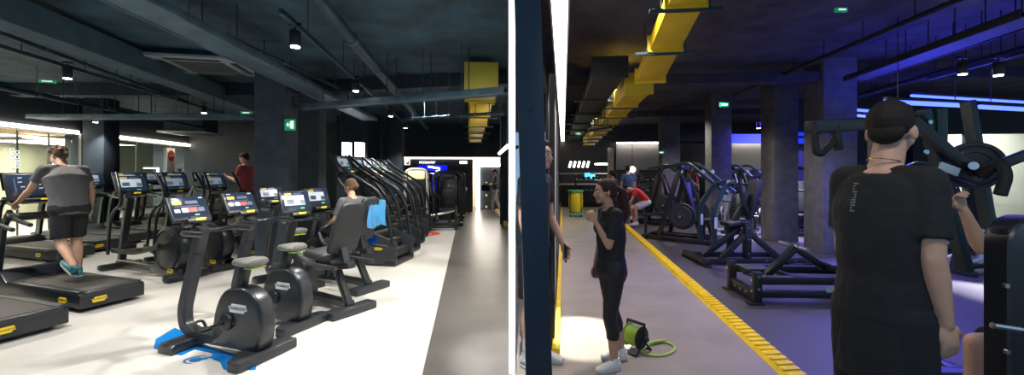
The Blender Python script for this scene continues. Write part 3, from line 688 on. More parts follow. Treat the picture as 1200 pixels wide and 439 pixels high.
# exit signs
def exit_sign(px, py, y, w, h, label, rz=0., big=False):
    o = thing('exit_sign', label, 'exit sign', dp(px, py, y), rz)
    b = MB(); b.box((0, .02, 0), (w, .04, h), bev=.006); b.build('sign_box', lamp_mat('exit_green', (.01, .3, .12), .45), o)
    b = MB(); M_ew = lamp_mat('exit_white', (.8, .95, .85), .9)
    if big:
        b.prism([(-.32 * w, 0), (-.16 * w, .2 * h), (-.16 * w, .08 * h), (.0, .08 * h), (.0, -.08 * h), (-.16 * w, -.08 * h), (-.16 * w, -.2 * h)], .006, 'y', -.004)
        b.prism([(.12 * w, -.34 * h), (.38 * w, -.34 * h), (.38 * w, .34 * h), (.12 * w, .34 * h)], .006, 'y', -.004)
        b.cyl((.06 * w, -.008, .26 * h), (.06 * w, .0, .26 * h), .05 * w, None, 12)
        b.bar((.06 * w, -.005, .2 * h), (.1 * w, -.005, -.02 * h), .01, .05 * w); b.bar((.1 * w, -.005, -.02 * h), (.02 * w, -.005, -.3 * h), .01, .04 * w); b.bar((.1 * w, -.005, -.02 * h), (.16 * w, -.005, -.28 * h), .01, .04 * w)
    else: b.box((0, -.002, 0), (w * .6, .006, h * .35))
    b.build('pictogram', M_ew, o)
exit_sign(339.5, 146, 7.1, .17, .19, 'green running man exit sign with an arrow on the grey column', AL, True)
exit_sign(55, 95, 7.2, .22, .05, 'small green exit light high above the left glazing', .5); exit_sign(288, 132, 9.4, .22, .06, 'small green exit light above the red shirted man', .3)
# ---------------------------------------------------------------- cardio machines in place
HB = heading(-.945, .33)
def front(p, dx, dy, k): return V(p) + V((dx, dy, 0)).normalized() * k
def T(x, y): return V((x, y, 0))
g = 'treadmills of the cardio hall'
tm = make_treadmill('treadmill the man in dark shorts is walking on', 'numbers'); tm.location = front((-4.86, 5.22, 0), -.945, .33, 1.06); tm.rotation_euler = (0, 0, HB); tm['group'] = g
def tread(lab, p, dx=-.945, dy=.33, k=1.06): return copy_of(tm, lab, front(p, dx, dy, k), heading(dx, dy), g)
tread('treadmill at the bottom left corner of the hall, nearest the camera', (-4.78, 4.2, 0))
tmv = make_treadmill('treadmill by the left glazing behind the walking man', 'video'); tmv.location = front((-8.15, 7.85, 0), -.92, .38, 1.06); tmv.rotation_euler = (0, 0, HB); tmv['group'] = g
for p, lab in (((-8.35, 8.75, 0), 'second treadmill along the glazing, behind the walking man'), ((-8.6, 9.6, 0), 'third treadmill along the glazing, before the dark pier'),
               ((-8.45, 10.45, 0), 'fourth treadmill along the glazing, facing the red panel'), ((-9.1, 11.4, 0), 'fifth treadmill along the glazing, facing the white display'),
               ((-9.35, 12.4, 0), 'sixth treadmill along the glazing, left of the no entry sign'), ((-9.6, 13.5, 0), 'seventh treadmill along the glazing, under the no entry sign'), ((-9.7, 14.8, 0), 'last treadmill along the glazing, at the upright LED strip')):
    copy_of(tmv, lab, front(p, -.92, .38, 1.06), HB, g)
copy_of(tmv, 'treadmill the red shirted man stands on', front((-5.75, 9.7, 0), -.95, .3, .85), heading(-.95, .3), g)
g = 'cross trainers with round wheel housings'
ct = make_crosstrainer('cross trainer nearest the walking man, its round housing behind the first bike console', 'video'); ct.location = front((-4.95, 6.5, 0), -.92, .4, .95); ct.rotation_euler = (0, 0, heading(-.92, .4)); ct['group'] = g
copy_of(ct, 'second cross trainer from the camera, its housing between the first two bike consoles', front((-4.75, 7.15, 0), -.92, .4, .95), heading(-.92, .4), g)
copy_of(ct, 'third cross trainer from the camera, its housing behind the second bike console', front((-4.62, 8.0, 0), -.92, .4, .95), heading(-.92, .4), g)
g = 'upright exercise bikes'
bk = make_bike('nearest exercise bike, whole in the foreground on the blue floor emblem'); bk.location = (-2.66, 3.93, 0); bk.rotation_euler = (0, 0, heading(-.94, .34)); bk['group'] = g
copy_of(bk, 'second exercise bike, right behind the nearest one', (-2.66, 4.68, 0), heading(-.93, .37), g)
bkv = make_bike('third exercise bike, half hidden behind the second and before the grey column', 'video', -.03); bkv.location = (-3.3, 6.2, 0); bkv.rotation_euler = (0, 0, heading(-.8, .6)); bkv['group'] = g
g = 'recumbent bikes'
rb = make_recumbent('nearest recumbent bike with an empty tall backrest'); rb.location = (-2.41, 5.3, 0); rb.rotation_euler = (0, 0, heading(-.84, .54)); rb['group'] = g
rb2 = copy_of(rb, 'recumbent bike with the seated person and blue towel', (-2.52, 6.2, 0), heading(-.86, .5), g)
g = 'stair climbers with long sloping handrails'
cl = make_climber('nearest stair climber, behind the seated person'); cl.location = front((-1.95, 7.7, 0), -.98, .2, .75); cl.rotation_euler = (0, 0, heading(-.98, .2)); cl['group'] = g
for y, lab in ((8.6, 'second stair climber from the camera'), (9.5, 'third stair climber from the camera'), (10.4, 'fourth stair climber from the camera'), (11.4, 'farthest stair climber, beside the grey weight tower')):
    copy_of(cl, lab, front((-1.05 - .1 * y - .1, y, 0), -.98, .2, .75), heading(-.98, .2), g)
# weight stack machine with pale rounded shroud
t = thing('weight_tower', 'weight machine with a pale arched frame and lit yellow placard', 'weight machine', dp(488, 200, 13.3) * V((1, 1, 0)), AL + .15)
b = MB(); b.tube(fillet([(-.34, 0, 0), (-.34, 0, 1.7), (.34, 0, 1.7), (.34, 0, 0)], .25, 6), .055, 12); b.build('arched_frame', mat('pale_grey_frame', (.5, .5, .48), .4), t)
b = MB(); b.box((0, .05, .72), (.56, .2, 1.35), bev=.05); b.build('weight_shroud', M_shell2, t)
b = MB(); b.box((0, -.0, 1.52), (.5, .16, .26), bev=.04); b.build('placard', lamp_mat('placard_yellow_white', (.95, .85, .45), .7), t)
b = MB(); b.box((0, -.06, .06), (.9, 1.2, .1), bev=.02); b.build('base', M_black, t)
b = MB(); b.box((.1, -.5, .5), (.4, .4, .09), bev=.03); b.box((.1, -.3, .85), (.36, .08, .6), (.15, 0, 0), .03); b.build('seat', M_pad, t)
b = MB(); b.tube(fillet([(.34, 0, 1.4), (.42, -.4, 1.2), (.42, -.6, .9)], .1), .03); b.build('press_arm', M_metal, t)
def weight_machine(label, loc, rz, grp=None):
    t = thing('strength_machine', label, 'strength machine', loc, rz, grp)
    b = MB(); b.tube(fillet([(-.42, 0, 0), (-.42, 0, 1.62), (.42, 0, 1.62), (.42, 0, 0)], .22, 5), .05, 12); b.tube(fillet([(-.42, .7, 0), (-.42, .7, 1.5), (.42, .7, 1.5), (.42, .7, 0)], .22, 5), .045, 12); b.build('rounded_frame', M_frame_black, t)
    b = MB(); b.box((0, .3, .8), (.5, .3, 1.4), bev=.05); b.build('stack_cover', M_shell, t)
    b = MB(); b.box((0, -.06, 1.5), (.4, .03, .12), bev=.01); b.build('name_plate', M_shell2, t)
    b = MB(); b.cyl((.0, -.12, .95), (.0, -.05, .95), .19, None, 28, .01); b.build('cam_disc', M_shell2, t)
    b = MB(); b.box((0, -.5, .06), (.9, .12, .1), bev=.02); b.box((-.36, .1, .06), (.1, 1.2, .1), bev=.02); b.box((.36, .1, .06), (.1, 1.2, .1), bev=.02); b.build('base_frame', M_frame_black, t)
    b = MB(); b.box((-.05, -.45, .48), (.4, .42, .09), bev=.03); b.build('seat', M_pad, t)
    b = MB(); b.bar((.05, -.4, .1), (.05, -.4, .46), .08); b.build('seat_post', M_frame_black, t)
    b = MB(); b.tube(fillet([(-.4, -.05, 1.2), (-.4, -.5, 1.0), (-.2, -.6, .8)], .1), .03); b.build('press_arm', M_metal, t)
    return t
g = 'black strength machines beside the lane'
weight_machine('black strength machine with a grey round cam at the end of the lane', dp(525, 200, 13.2) * V((1, 1, 0)), AL + .05, g)
weight_machine('black strength machine standing farther back beside the navy door', dp(530, 200, 15.2) * V((1, 1, 0)), AL, g)
weight_machine('dark strength machine under the blue glowing panel', dp(500, 200, 15.8) * V((1, 1, 0)), AL + .3, g)
# low leg machine lying in front of them
t = thing('leg_press', 'low black leg machine with a chrome rail beside the lane', 'leg machine', dp(517, 200, 12.0) * V((1, 1, 0)), AL); t.scale = (.75, .75, .8)
b = MB(); b.box((.55, 0, .4), (.1, .5, .8), bev=.02); b.box((-.1, 0, .1), (1.3, .12, .1), bev=.02); b.box((-.7, 0, .06), (.1, .6, .1), bev=.02); b.build('frame', M_frame_black, t)
b = MB(); b.cyl((-.6, 0, .42), (.5, 0, .66), .045, None, 14); b.build('slide_rail', M_steel, t)
b = MB(); b.box((-.35, 0, .45), (.5, .4, .1), (0, -.3, 0), .03); b.build('pad', M_pad, t)
b = MB(); b.tube([(.55, -.25, .1), (.55, -.25, .5)], .04); b.build('rubber_stop', M_rubber, t)
# red mat, towel, floor emblem
k = fl(506, 274); b = MB(); b.lathe([(0, .0), (.2, .0), (.22, .012), (.2, .024), (0, .024)], 24, Matrix.Translation(k)); tag(b.build('floor_mat', mat('red_mat', (.7, .05, .02), .5)), 'small red disc lying on the pale floor by the stair climbers', 'disc')
b = MB(); M_blue = mat('blue_floor_print', (.0, .16, .5), .35)
def floor_poly(b, pts, z=.003): b.prism([tuple(fl(*p).xy) for p in pts], .003, 'z', z)
e = thing('floor_emblem', 'blue and white emblem printed on the floor under the nearest bike', 'floor print')
floor_poly(b, [(183, 397), (205, 384), (222, 392), (229, 402), (240, 404), (300, 424), (300, 433), (282, 433), (262, 433), (258, 424), (246, 419), (250, 414), (228, 409), (214, 416), (196, 414), (180, 408)])
b.build('blue_field', M_blue, e)
b = MB(); c = fl(231.5, 421.5)
def ring(r0, r1, n=24): return [(r0 * math.cos(2 * PI * k / n), r0 * math.sin(2 * PI * k / n)) for k in range(n)]
pts = [(c.x + .055 * math.cos(a) - .012, c.y + .04 * math.sin(a)) for a in [k * PI / 12 for k in range(24)]]
b.prism(pts, .003, 'z', .004); b.prism([(c.x + .02, c.y + .038), (c.x + .1, c.y + .075), (c.x + .055, c.y + .0)], .003, 'z', .004)
for k in range(14):
    a0 = 1.2 + k * .26; a1 = a0 + .27; w = .018 * math.sin(PI * (k + .5) / 14)
    b.prism([(c.x - .012 + (.1) * math.cos(a0), c.y + .075 * math.sin(a0)), (c.x - .012 + .1 * math.cos(a1), c.y + .075 * math.sin(a1)), (c.x - .012 + (.1 - w) * math.cos(a1), c.y + (.075 - w) * math.sin(a1)), (c.x - .012 + (.1 - w) * math.cos(a0), c.y + (.075 - w) * math.sin(a0))], .003, 'z', .004)
b.build('drop_mark', M_blue, e)
# towel over the recumbent backrest
def towel_mesh(width, drop_f, drop_b):
    b = MB(); tb = bmesh.new(); n, m = 14, 26; R = []
    for j in range(m + 1):
        t = j / m; row = []
        for i in range(n + 1):
            s = (i / n - .5); s2 = s * width * (1 + .18 * abs(t - .45))
            L1 = t * (drop_f + drop_b)
            if L1 < drop_f: y, z = .06 + .02 * (drop_f - L1), -(drop_f - L1)
            else: y, z = -.06 - .08 * (L1 - drop_f), -(L1 - drop_f)
            if abs(L1 - drop_f) < .05: y *= abs(L1 - drop_f) / .05; z = .02 - .25 * abs(L1 - drop_f)
            fold = .018 * math.sin(9 * s * PI + 2 * t) * min(1, abs(L1 - drop_f) * 5)
            row.append(tb.verts.new((s2 + .03 * math.sin(5 * t), y + fold, z + .02 * math.sin(7 * s) * abs(L1 - drop_f) * 3)))
        R.append(row)
    for j in range(m):
        for i in range(n): tb.faces.new((R[j][i], R[j][i + 1], R[j + 1][i + 1], R[j + 1][i]))
    r = bmesh.ops.solidify(tb, geom=tb.faces[:], thickness=.012)
    b._take(tb); return b
o = towel_mesh(.3, .3, .34).build('towel', mat('sky_blue_towel', (.08, .4, .75), .9, bump=.4, bscale=120, sheen=.3)); tag(o, 'sky blue towel draped over the backrest of the occupied recumbent bike', 'towel')
TOWEL = o
o = towel_mesh(.34, .12, .14).build('towel', mat('deep_blue_towel', (.02, .18, .5), .9, bump=.4, bscale=120)); tag(o, 'deep blue towel on the seat of the occupied recumbent bike', 'towel')
TOWEL2 = o
# ================================================================= people (local: facing +Y, x to the person's right)
def skin_mat(n, c): return mat(n, c, .5, vary=.08, vscale=9, bump=.04, bscale=90, sss=.08)
SK_A = skin_mat('skin_light', (.56, .33, .23)); SK_B = skin_mat('skin_tan', (.46, .26, .17)); SK_C = skin_mat('skin_medium', (.4, .23, .15))
M_eye = mat('eye_white', (.7, .68, .65), .2); M_iris = mat('eye_dark', (.03, .018, .012), .15); M_lip = mat('lips', (.42, .16, .13), .45)
def hair_mat(n, c): return mat(n, c, .75, bump=.25, bscale=220, stretch=(1, 1, .12), vary=.15, vscale=90, spec=.3)
H_dark = hair_mat('hair_black_brown', (.014, .01, .008)); H_brown = hair_mat('hair_brown', (.09, .05, .028)); H_long = hair_mat('hair_dark_auburn', (.035, .014, .014))
def cloth(n, c, rough=.85): return mat(n, c, rough, bump=.35, bscale=7, vary=.12, vscale=3, stretch=(1, 1, .55), sheen=0.)
C_black = cloth('black_jersey', (.009, .0095, .011)); C_grey = cloth('charcoal_jersey', (.085, .085, .09)); C_red = cloth('maroon_jersey', (.3, .045, .055)); C_navy = cloth('black_shorts_cloth', (.008, .009, .012))
C_blue = cloth('navy_blue_jersey', (.03, .07, .2)); C_white = cloth('white_cloth', (.62, .6, .57)); C_legg = cloth('black_leggings', (.007, .007, .009), .6); C_tred = cloth('bright_red_jersey', (.6, .04, .03)); C_slate = cloth('slate_jersey', (.07, .085, .11))
M_shoe_w = mat('white_trainer', (.7, .68, .66), .5, bump=.1, bscale=80); M_shoe_t = mat('teal_trainer', (.05, .2, .23), .5, bump=.1, bscale=80); M_shoe_d = mat('dark_trainer', (.03, .032, .036), .5, bump=.1, bscale=80); M_sole = mat('pale_sole', (.5, .5, .48), .6)

def remeshed(b, name, m, parent, voxel, smooth=3, noise=0., mw=None):
    """join the closed volumes of b into one continuous surface"""
    me = bpy.data.meshes.new('t'); b.bm.to_mesh(me); b.bm.free()
    o = bpy.data.objects.new('t', me); COL.objects.link(o)
    r = o.modifiers.new('r', 'REMESH'); r.mode = 'VOXEL'; r.voxel_size = voxel
    if smooth: s = o.modifiers.new('s', 'SMOOTH'); s.factor = .5; s.iterations = smooth
    if noise:
        t = bpy.data.textures.new('t', 'CLOUDS'); t.noise_scale = .09; d = o.modifiers.new('d', 'DISPLACE'); d.texture = t; d.strength = noise; d.mid_level = .5
    dg = bpy.context.evaluated_depsgraph_get(); me2 = bpy.data.meshes.new_from_object(o.evaluated_get(dg))
    bpy.data.objects.remove(o)
    me2.materials.clear(); me2.materials.append(m)
    for p in me2.polygons: p.use_smooth = True
    q = bpy.data.objects.new(name, me2); COL.objects.link(q)
    if parent is not None: q.parent = parent
    me2.name = name
    return q

def cap(b, p0, p1, r0, r1):
    p0 = V(p0); p1 = V(p1); b.cyl(p0, p1, r0, r1, 14); b.ell(p0, (r0,) * 3, None, 12, 8); b.ell(p1, (r1,) * 3, None, 12, 8)
def limb(b, pts, rs):
    for i in range(len(pts) - 1): cap(b, pts[i], pts[i + 1], rs[i], rs[i + 1])

def person(label, loc, rz, H=1.75, pose=None, skin=SK_A, shirt=C_black, lower=C_navy, legs='shorts', shoes=M_shoe_w, hair='short', hairm=H_dark, socks=None,
           voxel=.012, female=False, girth=1., shk_=1., sleeve=.62, group=None, hem=0., sleeves='short', seated=None, hands=True):
    s = H / 1.75; P = dict(lean=0., bend=0., twist=0., head=(0, 0, 0), ua_l=(-.12, 0, -1), fa_l=(-.05, .12, -1), ua_r=(.12, 0, -1), fa_r=(.05, .12, -1),
                          th_l=(-.03, .02, -1), sh_l=(0, -.03, -1), th_r=(.03, .02, -1), sh_r=(0, -.03, -1), pn_l=(1, 0, 0), pn_r=(-1, 0, 0), curl_l=.35, curl_r=.35, toe_l=0., toe_r=0., side=0.)
    P.update(pose or {})
    n = lambda d: V(d).normalized()
    U = n((P['side'], P['lean'], 1)); X = n(V((1, 0, 0)) - U * U.x); F = U.cross(X).normalized()        # trunk frame
    Xc = (Matrix.Rotation(P['twist'], 3, U) @ X); Fc = U.cross(Xc).normalized()
    U2 = n(U + F * P['bend']); 
    if abs(P['bend']) > .01: Fc = (Fc - U2 * Fc.dot(U2)).normalized(); Xc = Fc.cross(U2).normalized()
    g = girth; shw = (.165 if female else .185) * s * (.6 + .4 * g) * shk_; hpw = .088 * s
    hip = V((0, 0, 0)); waist = hip + U * .17 * s; chest = waist + n(U + U2) * .2 * s; shl = chest + U2 * .15 * s; nk = shl + U2 * .075 * s
    HL, HR = hip - X * hpw - V((0, 0, .02 * s)), hip + X * hpw - V((0, 0, .02 * s)); SL, SR = shl - Xc * shw, shl + Xc * shw
    th, shk, ua, fa = .43 * s, .41 * s, .295 * s, .25 * s
    KL = HL + n(P['th_l']) * th; AL_ = KL + n(P['sh_l']) * shk; KR = HR + n(P['th_r']) * th; AR_ = KR + n(P['sh_r']) * shk
    EL = SL + n(P['ua_l']) * ua; WL = EL + n(P['fa_l']) * fa; ER = SR + n(P['ua_r']) * ua; WR = ER + n(P['fa_r']) * fa
    low = min(AL_.z, AR_.z) - .085 * s
    dz = -low if seated is None else seated
    root = thing('person', label, 'person', V(loc) , rz, group)
    off = V((0, 0, dz))
    hip, waist, chest, shl, nk, HL, HR, SL, SR, KL, KR, AL_, AR_, EL, ER, WL, WR = [q + off for q in (hip, waist, chest, shl, nk, HL, HR, SL, SR, KL, KR, AL_, AR_, EL, ER, WL, WR)]
    # ---- body
    b = MB()
    def torso(b, k=0., low_=-.08, top=True, fem=female):
        w = (.165, .14, .145, .165, .13, .055) if fem else (.168, .155, .165, .185, .155, .06)
        d = (.11, .092, .105, .098, .075, .055) if fem else (.108, .1, .115, .112, .085, .058)
        R = [(hip + U * low_ * s, X * (w[0] * .9 * s * g + k), F * (d[0] * .95 * s * g + k)), (hip, X * (w[0] * s * g + k), F * (d[0] * s * g + k)), (waist - U * .03 * s, X * (w[1] * s * g + k), F * (d[1] * s * g + k)),
             ((waist + chest) / 2, Xc * (w[2] * s * g + k), Fc * (d[2] * s * g + k)), (chest + U2 * .03 * s, Xc * (w[3] * s * g + k), Fc * (d[3] * s * g + k)), (shl - U2 * .01 * s, Xc * (w[4] * s + k), Fc * (d[4] * s + k))]
        if not top: R.append((shl + U2 * .03 * s, Xc * (.1 * s + k), Fc * (.07 * s + k)))
        if top: R.append((shl + U2 * .045 * s, Xc * (.075 * s + k), Fc * (.062 * s + k)))
        b.loft(R)
        if fem:
            for q in (-1, 1): b.ell(chest + U2 * .01 * s + Xc * q * .07 * s + Fc * .075 * s, ((.062 * s + k),) * 3, None, 12, 8)
    torso(b)
    for SH, q in ((SL, -1), (SR, 1)): cap(b, nk - U2 * .05 * s + Xc * q * .03 * s, SH + U2 * .005, .045 * s, .056 * s)
    hc = nk + n(U2 + F * .15) * .135 * s + Fc * .025 * s
    cap(b, nk - U2 * .05 * s, hc - U2 * .03 * s, (.05 if female else .06) * s, (.047 if female else .055) * s)
    # head frame
    ex = P['head']; Rh = Matrix((Xc, Fc, U2)).transposed() @ Euler(ex).to_matrix()
    hx, hy, hz = Rh @ V((1, 0, 0)), Rh @ V((0, 1, 0)), Rh @ V((0, 0, 1))
    def hp(x, y, z): return hc + (hx * x + hy * y + hz * z) * s
    b.ell(hp(0, -.012, .03), (.073 * s, .094 * s, .092 * s), Rh); b.ell(hp(0, .035, -.03), (.058 * s, .06 * s, .075 * s), Rh)
    b.ell(hp(0, .065, -.085), (.03 * s, .026 * s, .024 * s), Rh); b.ell(hp(0, .05, .03), (.06 * s, .045 * s, .05 * s), Rh)
    cap(b, hp(0, .09, .01), hp(0, .11, -.026), .009 * s, .014 * s); b.ell(hp(0, .096, -.03), (.019 * s, .012 * s, .01 * s), Rh)
    b.ell(hp(0, .088, -.058), (.024 * s, .012 * s, .009 * s), Rh)
    for q in (-1, 1):
        b.ell(hp(q * .076, -.012, -.008), (.01 * s, .022 * s, .032 * s), Rh @ Euler((.15, 0, -q * .35)).to_matrix()); b.ell(hp(q * .038, .066, -.03), (.025 * s, .025 * s, .025 * s), Rh)
        b.ell(hp(q * .03, .083, .028), (.024 * s, .012 * s, .008 * s), Rh)
    # arms and legs
    ar = (.05, .042, .038, .033, .025) if not female else (.042, .036, .031, .029, .022)
    for SH, E, W_ in ((SL, EL, WL), (SR, ER, WR)):
        m = SH + (E - SH) * .45; f = E + (W_ - E) * .3; kk = s * (.75 + .25 * g)
        limb(b, [SH, m, E, f, W_], [ar[0] * kk * 1.06, ar[1] * kk * 1.12, ar[2] * kk, ar[2] * kk * 1.03, ar[4] * kk])
    for HH, K, A in ((HL, KL, AL_), (HR, KR, AR_)):
        kk = s * (.7 + .3 * g); sd = (K - HH).normalized(); back = V((0, -1, 0)) - sd * V((0, -1, 0)).dot(sd); c1 = K + (A - K) * .32 - F * .018 * s
        limb(b, [HH, HH + (K - HH) * .4, K, c1, A + V((0, 0, .02))], [.088 * kk, .078 * kk, .056 * kk, .055 * kk, .036 * kk]); cap(b, A + V((0, 0, .02)), A - V((0, 0, .03)), .036 * kk, .034 * kk)
    # hands with palm, four fingers and a thumb
    for side_, E, W_, pn, cu in ((-1, EL, WL, P['pn_l'], P['curl_l']), (1, ER, WR, P['pn_r'], P['curl_r'])):
        d = (W_ - E).normalized(); nn = V(pn); nn = (nn - d * nn.dot(d)).normalized(); tt = d.cross(nn).normalized()
        if 'thumb_' + ('l' if side_ < 0 else 'r') in P: 
            if tt.dot(V(P['thumb_' + ('l' if side_ < 0 else 'r')])) < 0: tt = -tt
        elif tt.dot(V((0, 1, .3))) < 0: tt = -tt
        Rp = Matrix((tt, d, nn)).transposed(); pc = W_ + d * .05 * s
        b.ell(pc, (.04 * s, .056 * s, .018 * s), Rp)
        if hands:
            for k, (o_, L_) in enumerate(((.029, .07), (.01, .078), (-.01, .073), (-.028, .058))):
                p = W_ + d * .088 * s + tt * o_ * s; a = cu; seg = [p - d * .02 * s]
                q = p
                for j, fr in enumerate((.45, .32, .23)):
                    dd = d * math.cos(a) + nn * math.sin(a); seg.append(q); q = q + dd * L_ * fr * s; a += cu
                seg.append(q); limb(b, seg, [.0095 * s, .0092 * s, .0085 * s, .008 * s, .007 * s])
            p = W_ + d * .025 * s + tt * .03 * s; q = p + (tt * .7 + d * .7 + nn * .25).normalized() * .038 * s; r = q + (tt * .25 + d * .85 + nn * .45).normalized() * .032 * s
            limb(b, [p, q, r], [.014 * s, .011 * s, .009 * s])
    body = remeshed(b, 'body', skin, root, voxel, 2)
    for q in (-1, 1):
        e = MB(); e.ell(hp(q * .031, .0795, .008), (.0125 * s, .0105 * s, .0095 * s), Rh); eo = e.build('eye', M_eye, root)
        e = MB(); e.ell(hp(q * .031, .0885, .008), (.0058 * s, .003 * s, .0058 * s), Rh); e.build('iris', M_iris, eo)
        e = MB(); e.tube([hp(q * .014, .096, .03), hp(q * .032, .094, .036), hp(q * .05, .08, .03)], .0035 * s, 6); e.build('eyebrow', hairm, root)
    e = MB(); e.ell(hp(0, .094, -.056), (.021 * s, .008 * s, .006 * s), Rh); e.build('lips', M_lip, root)
    # ---- hair
    hv = max(.005, voxel * .6)
    b = MB()
    if hair == 'buzz':
        b.ell(hp(0, -.022, .042), (.077 * s, .094 * s, .088 * s), Rh)
    elif hair == 'short':
        b.ell(hp(0, -.022, .044), (.081 * s, .098 * s, .092 * s), Rh); b.ell(hp(0, .03, .1), (.062 * s, .05 * s, .03 * s), Rh); b.ell(hp(0, -.07, -.01), (.062 * s, .04 * s, .05 * s), Rh)
    elif hair == 'curly':
        b.ell(hp(0, -.018, .046), (.083 * s, .1 * s, .094 * s), Rh); b.ell(hp(0, -.06, -.01), (.07 * s, .05 * s, .06 * s), Rh); rn = random.Random(3)
        for _ in range(60):
            t = rn.uniform(0, 2 * PI); u = rn.uniform(-.5, 1.0); r = math.sqrt(1 - u * u); b.ell(hp(.082 * r * math.cos(t), -.02 + .1 * r * (min(.2, math.sin(t)) if u < .3 else math.sin(t) * (.8 if math.sin(t) > 0 else 1)), .046 + .096 * u), (.018 * s,) * 3, None, 8, 6)
    else:
        b.ell(hp(0, -.02, .042), (.081 * s, .1 * s, .094 * s), Rh); b.ell(hp(0, -.06, -.005), (.07 * s, .055 * s, .06 * s), Rh)
        if hair == 'ponytail':
            b.ell(hp(0, -.115, .03), (.028 * s, .03 * s, .028 * s), Rh)
            pts = [hp(0, -.12, .03), hp(0, -.17, .0), hp(.01, -.19, -.1), hp(.015, -.18, -.25), hp(.01, -.15, -.38)]
            limb(b, pts, [.026 * s, .036 * s, .046 * s, .04 * s, .012 * s]); limb(b, [hp(.02, -.15, -.05), hp(.04, -.16, -.2), hp(.03, -.14, -.34)], [.03 * s, .034 * s, .012 * s])
        elif hair == 'bun':
            b.ell(hp(0, -.1, -.01), (.045 * s, .045 * s, .045 * s), Rh)
        for q in (-1, 1): cap(b, hp(q * .07, .03, .04), hp(q * .066, -.05, -.03), .014 * s, .016 * s)
    remeshed(b, 'hair', hairm, root, hv, 2)
    # ---- shirt
    b = MB(); k = .012 * s; torso(b, k, (-.1 if not female else -.03) - hem, False)
    for SH, E, q in ((SL, EL, -1), (SR, ER, 1)):
        cap(b, nk - U2 * .058 * s + Xc * q * .03 * s, SH + U2 * .004, .055 * s, .06 * s)
        if sleeves == 'short':
            e = SH + (E - SH) * sleeve; rr = ar[0] * s * (.75 + .25 * g)
            b.ell(SH, (rr * 1.04 + .009 * s,) * 3, None, 14, 10); b.cyl(SH, e, rr * 1.04 + .009 * s, rr * .98 + .014 * s, 18)
        elif sleeves == 'long':
            W_ = WL if q < 0 else WR; limb(b, [SH, E, W_ - (W_ - E) * .06], [ar[0] * s + .018 * s, ar[2] * s + .016 * s, ar[4] * s + .014 * s])
    sh = remeshed(b, 'shirt', shirt, root, max(.009, voxel), 3, .012 * s)
    # ---- lower garment
    b = MB(); kk = s * (.7 + .3 * g)
    b.loft([(hip - U * .1 * s, X * (.15 * s * g + .01), F * (.1 * s * g + .01)), (hip - U * .03 * s, X * (.172 * s * g + .012), F * (.112 * s * g + .012)), (hip + U * .03 * s, X * (.17 * s * g + .008), F * (.108 * s * g + .008)), (hip + U * .1 * s, X * (.155 * s * g + .008), F * (.1 * s * g + .008))])
    for HH, K, A in ((HL, KL, AL_), (HR, KR, AR_)):
        if legs == 'shorts':
            e = HH + (K - HH) * .86; b.ell(HH, (.1 * kk,) * 3); b.cyl(HH, e, .1 * kk, .092 * kk, 20)
        elif legs == 'capri':
            c1 = K + (A - K) * .32 - F * .018 * s; e = K + (A - K) * .5 - F * .008 * s
            limb(b, [HH, HH + (K - HH) * .4, K, c1], [.098 * kk, .087 * kk, .063 * kk, .062 * kk]); b.cyl(c1, e, .062 * kk, .054 * kk, 18)
        else:
            limb(b, [HH, HH + (K - HH) * .4, K, A + (K - A) * .12], [.1 * kk, .092 * kk, .074 * kk, .058 * kk])
    remeshed(b, {'shorts': 'shorts', 'capri': 'leggings'}.get(legs, 'trousers'), lower, root, max(.009, voxel), 2, .006 * s if legs != 'capri' else 0)
    # ---- shoes
    for A, K, q, toe in ((AL_, KL, -1, P['toe_l']), (AR_, KR, 1, P['toe_r'])):
        M = Matrix.Translation(A - V((0, 0, 0))) @ Matrix.Rotation(-q * .12, 4, 'Z') @ Matrix.Rotation(-toe, 4, 'X')
        b = MB(); z0 = -.085 * s
        b.loft([((0, -.065 * s, z0 + .05 * s), V((.026, 0, 0)) * s, V((0, 0, .03)) * s), ((0, -.055 * s, z0 + .05 * s), V((.036, 0, 0)) * s, V((0, 0, .045)) * s), ((0, .0, z0 + .055 * s), V((.04, 0, 0)) * s, V((0, 0, .055)) * s), ((0, .07 * s, z0 + .042 * s), V((.045, 0, 0)) * s, V((0, 0, .04)) * s), ((0, .14 * s, z0 + .034 * s), V((.046, 0, 0)) * s, V((0, 0, .03)) * s), ((0, .19 * s, z0 + .028 * s), V((.03, 0, 0)) * s, V((0, 0, .018)) * s)])
        b.cyl((0, -.005 * s, z0 + .06 * s), (0, -.012 * s, z0 + .12 * s), .046 * s, .043 * s, 16)
        bmesh.ops.transform(b.bm, matrix=M, verts=b.bm.verts)
        so = b.build('shoe', shoes, root, None, None, 60)
        b = MB(); b.prism(rounded([(-.036 * s, -.068 * s), (.036 * s, -.068 * s), (.05 * s, .09 * s), (.042 * s, .17 * s), (.0, .2 * s), (-.042 * s, .17 * s), (-.05 * s, .09 * s)], .03 * s), .026 * s, 'z', z0 + .013 * s, .006)
        bmesh.ops.transform(b.bm, matrix=M, verts=b.bm.verts); b.build('sole', M_sole, so)
        if socks:
            b = MB(); d = (K - A).normalized(); b.cyl(A - d * .02, A + d * .15 * s, .042 * s, .05 * s, 18); b.build('sock', socks, root)
    root['_j'] = 0; del root['_j']
    R = Matrix.Rotation(rz, 4, 'Z')
    J = {k: V(loc) + R @ v for k, v in dict(WL=WL, WR=WR, EL=EL, ER=ER, hip=hip, chest=chest, shl=shl, nk=nk, hc=hc, SR=SR, SL=SL, KL=KL, KR=KR, AL=AL_, AR=AR_).items()}
    J['fc'] = R @ Fc; J['u'] = R @ U2; J['x'] = R @ Xc; J['dl'] = (J['WL'] - J['EL']).normalized(); J['dr'] = (J['WR'] - J['ER']).normalized()
    return root, J
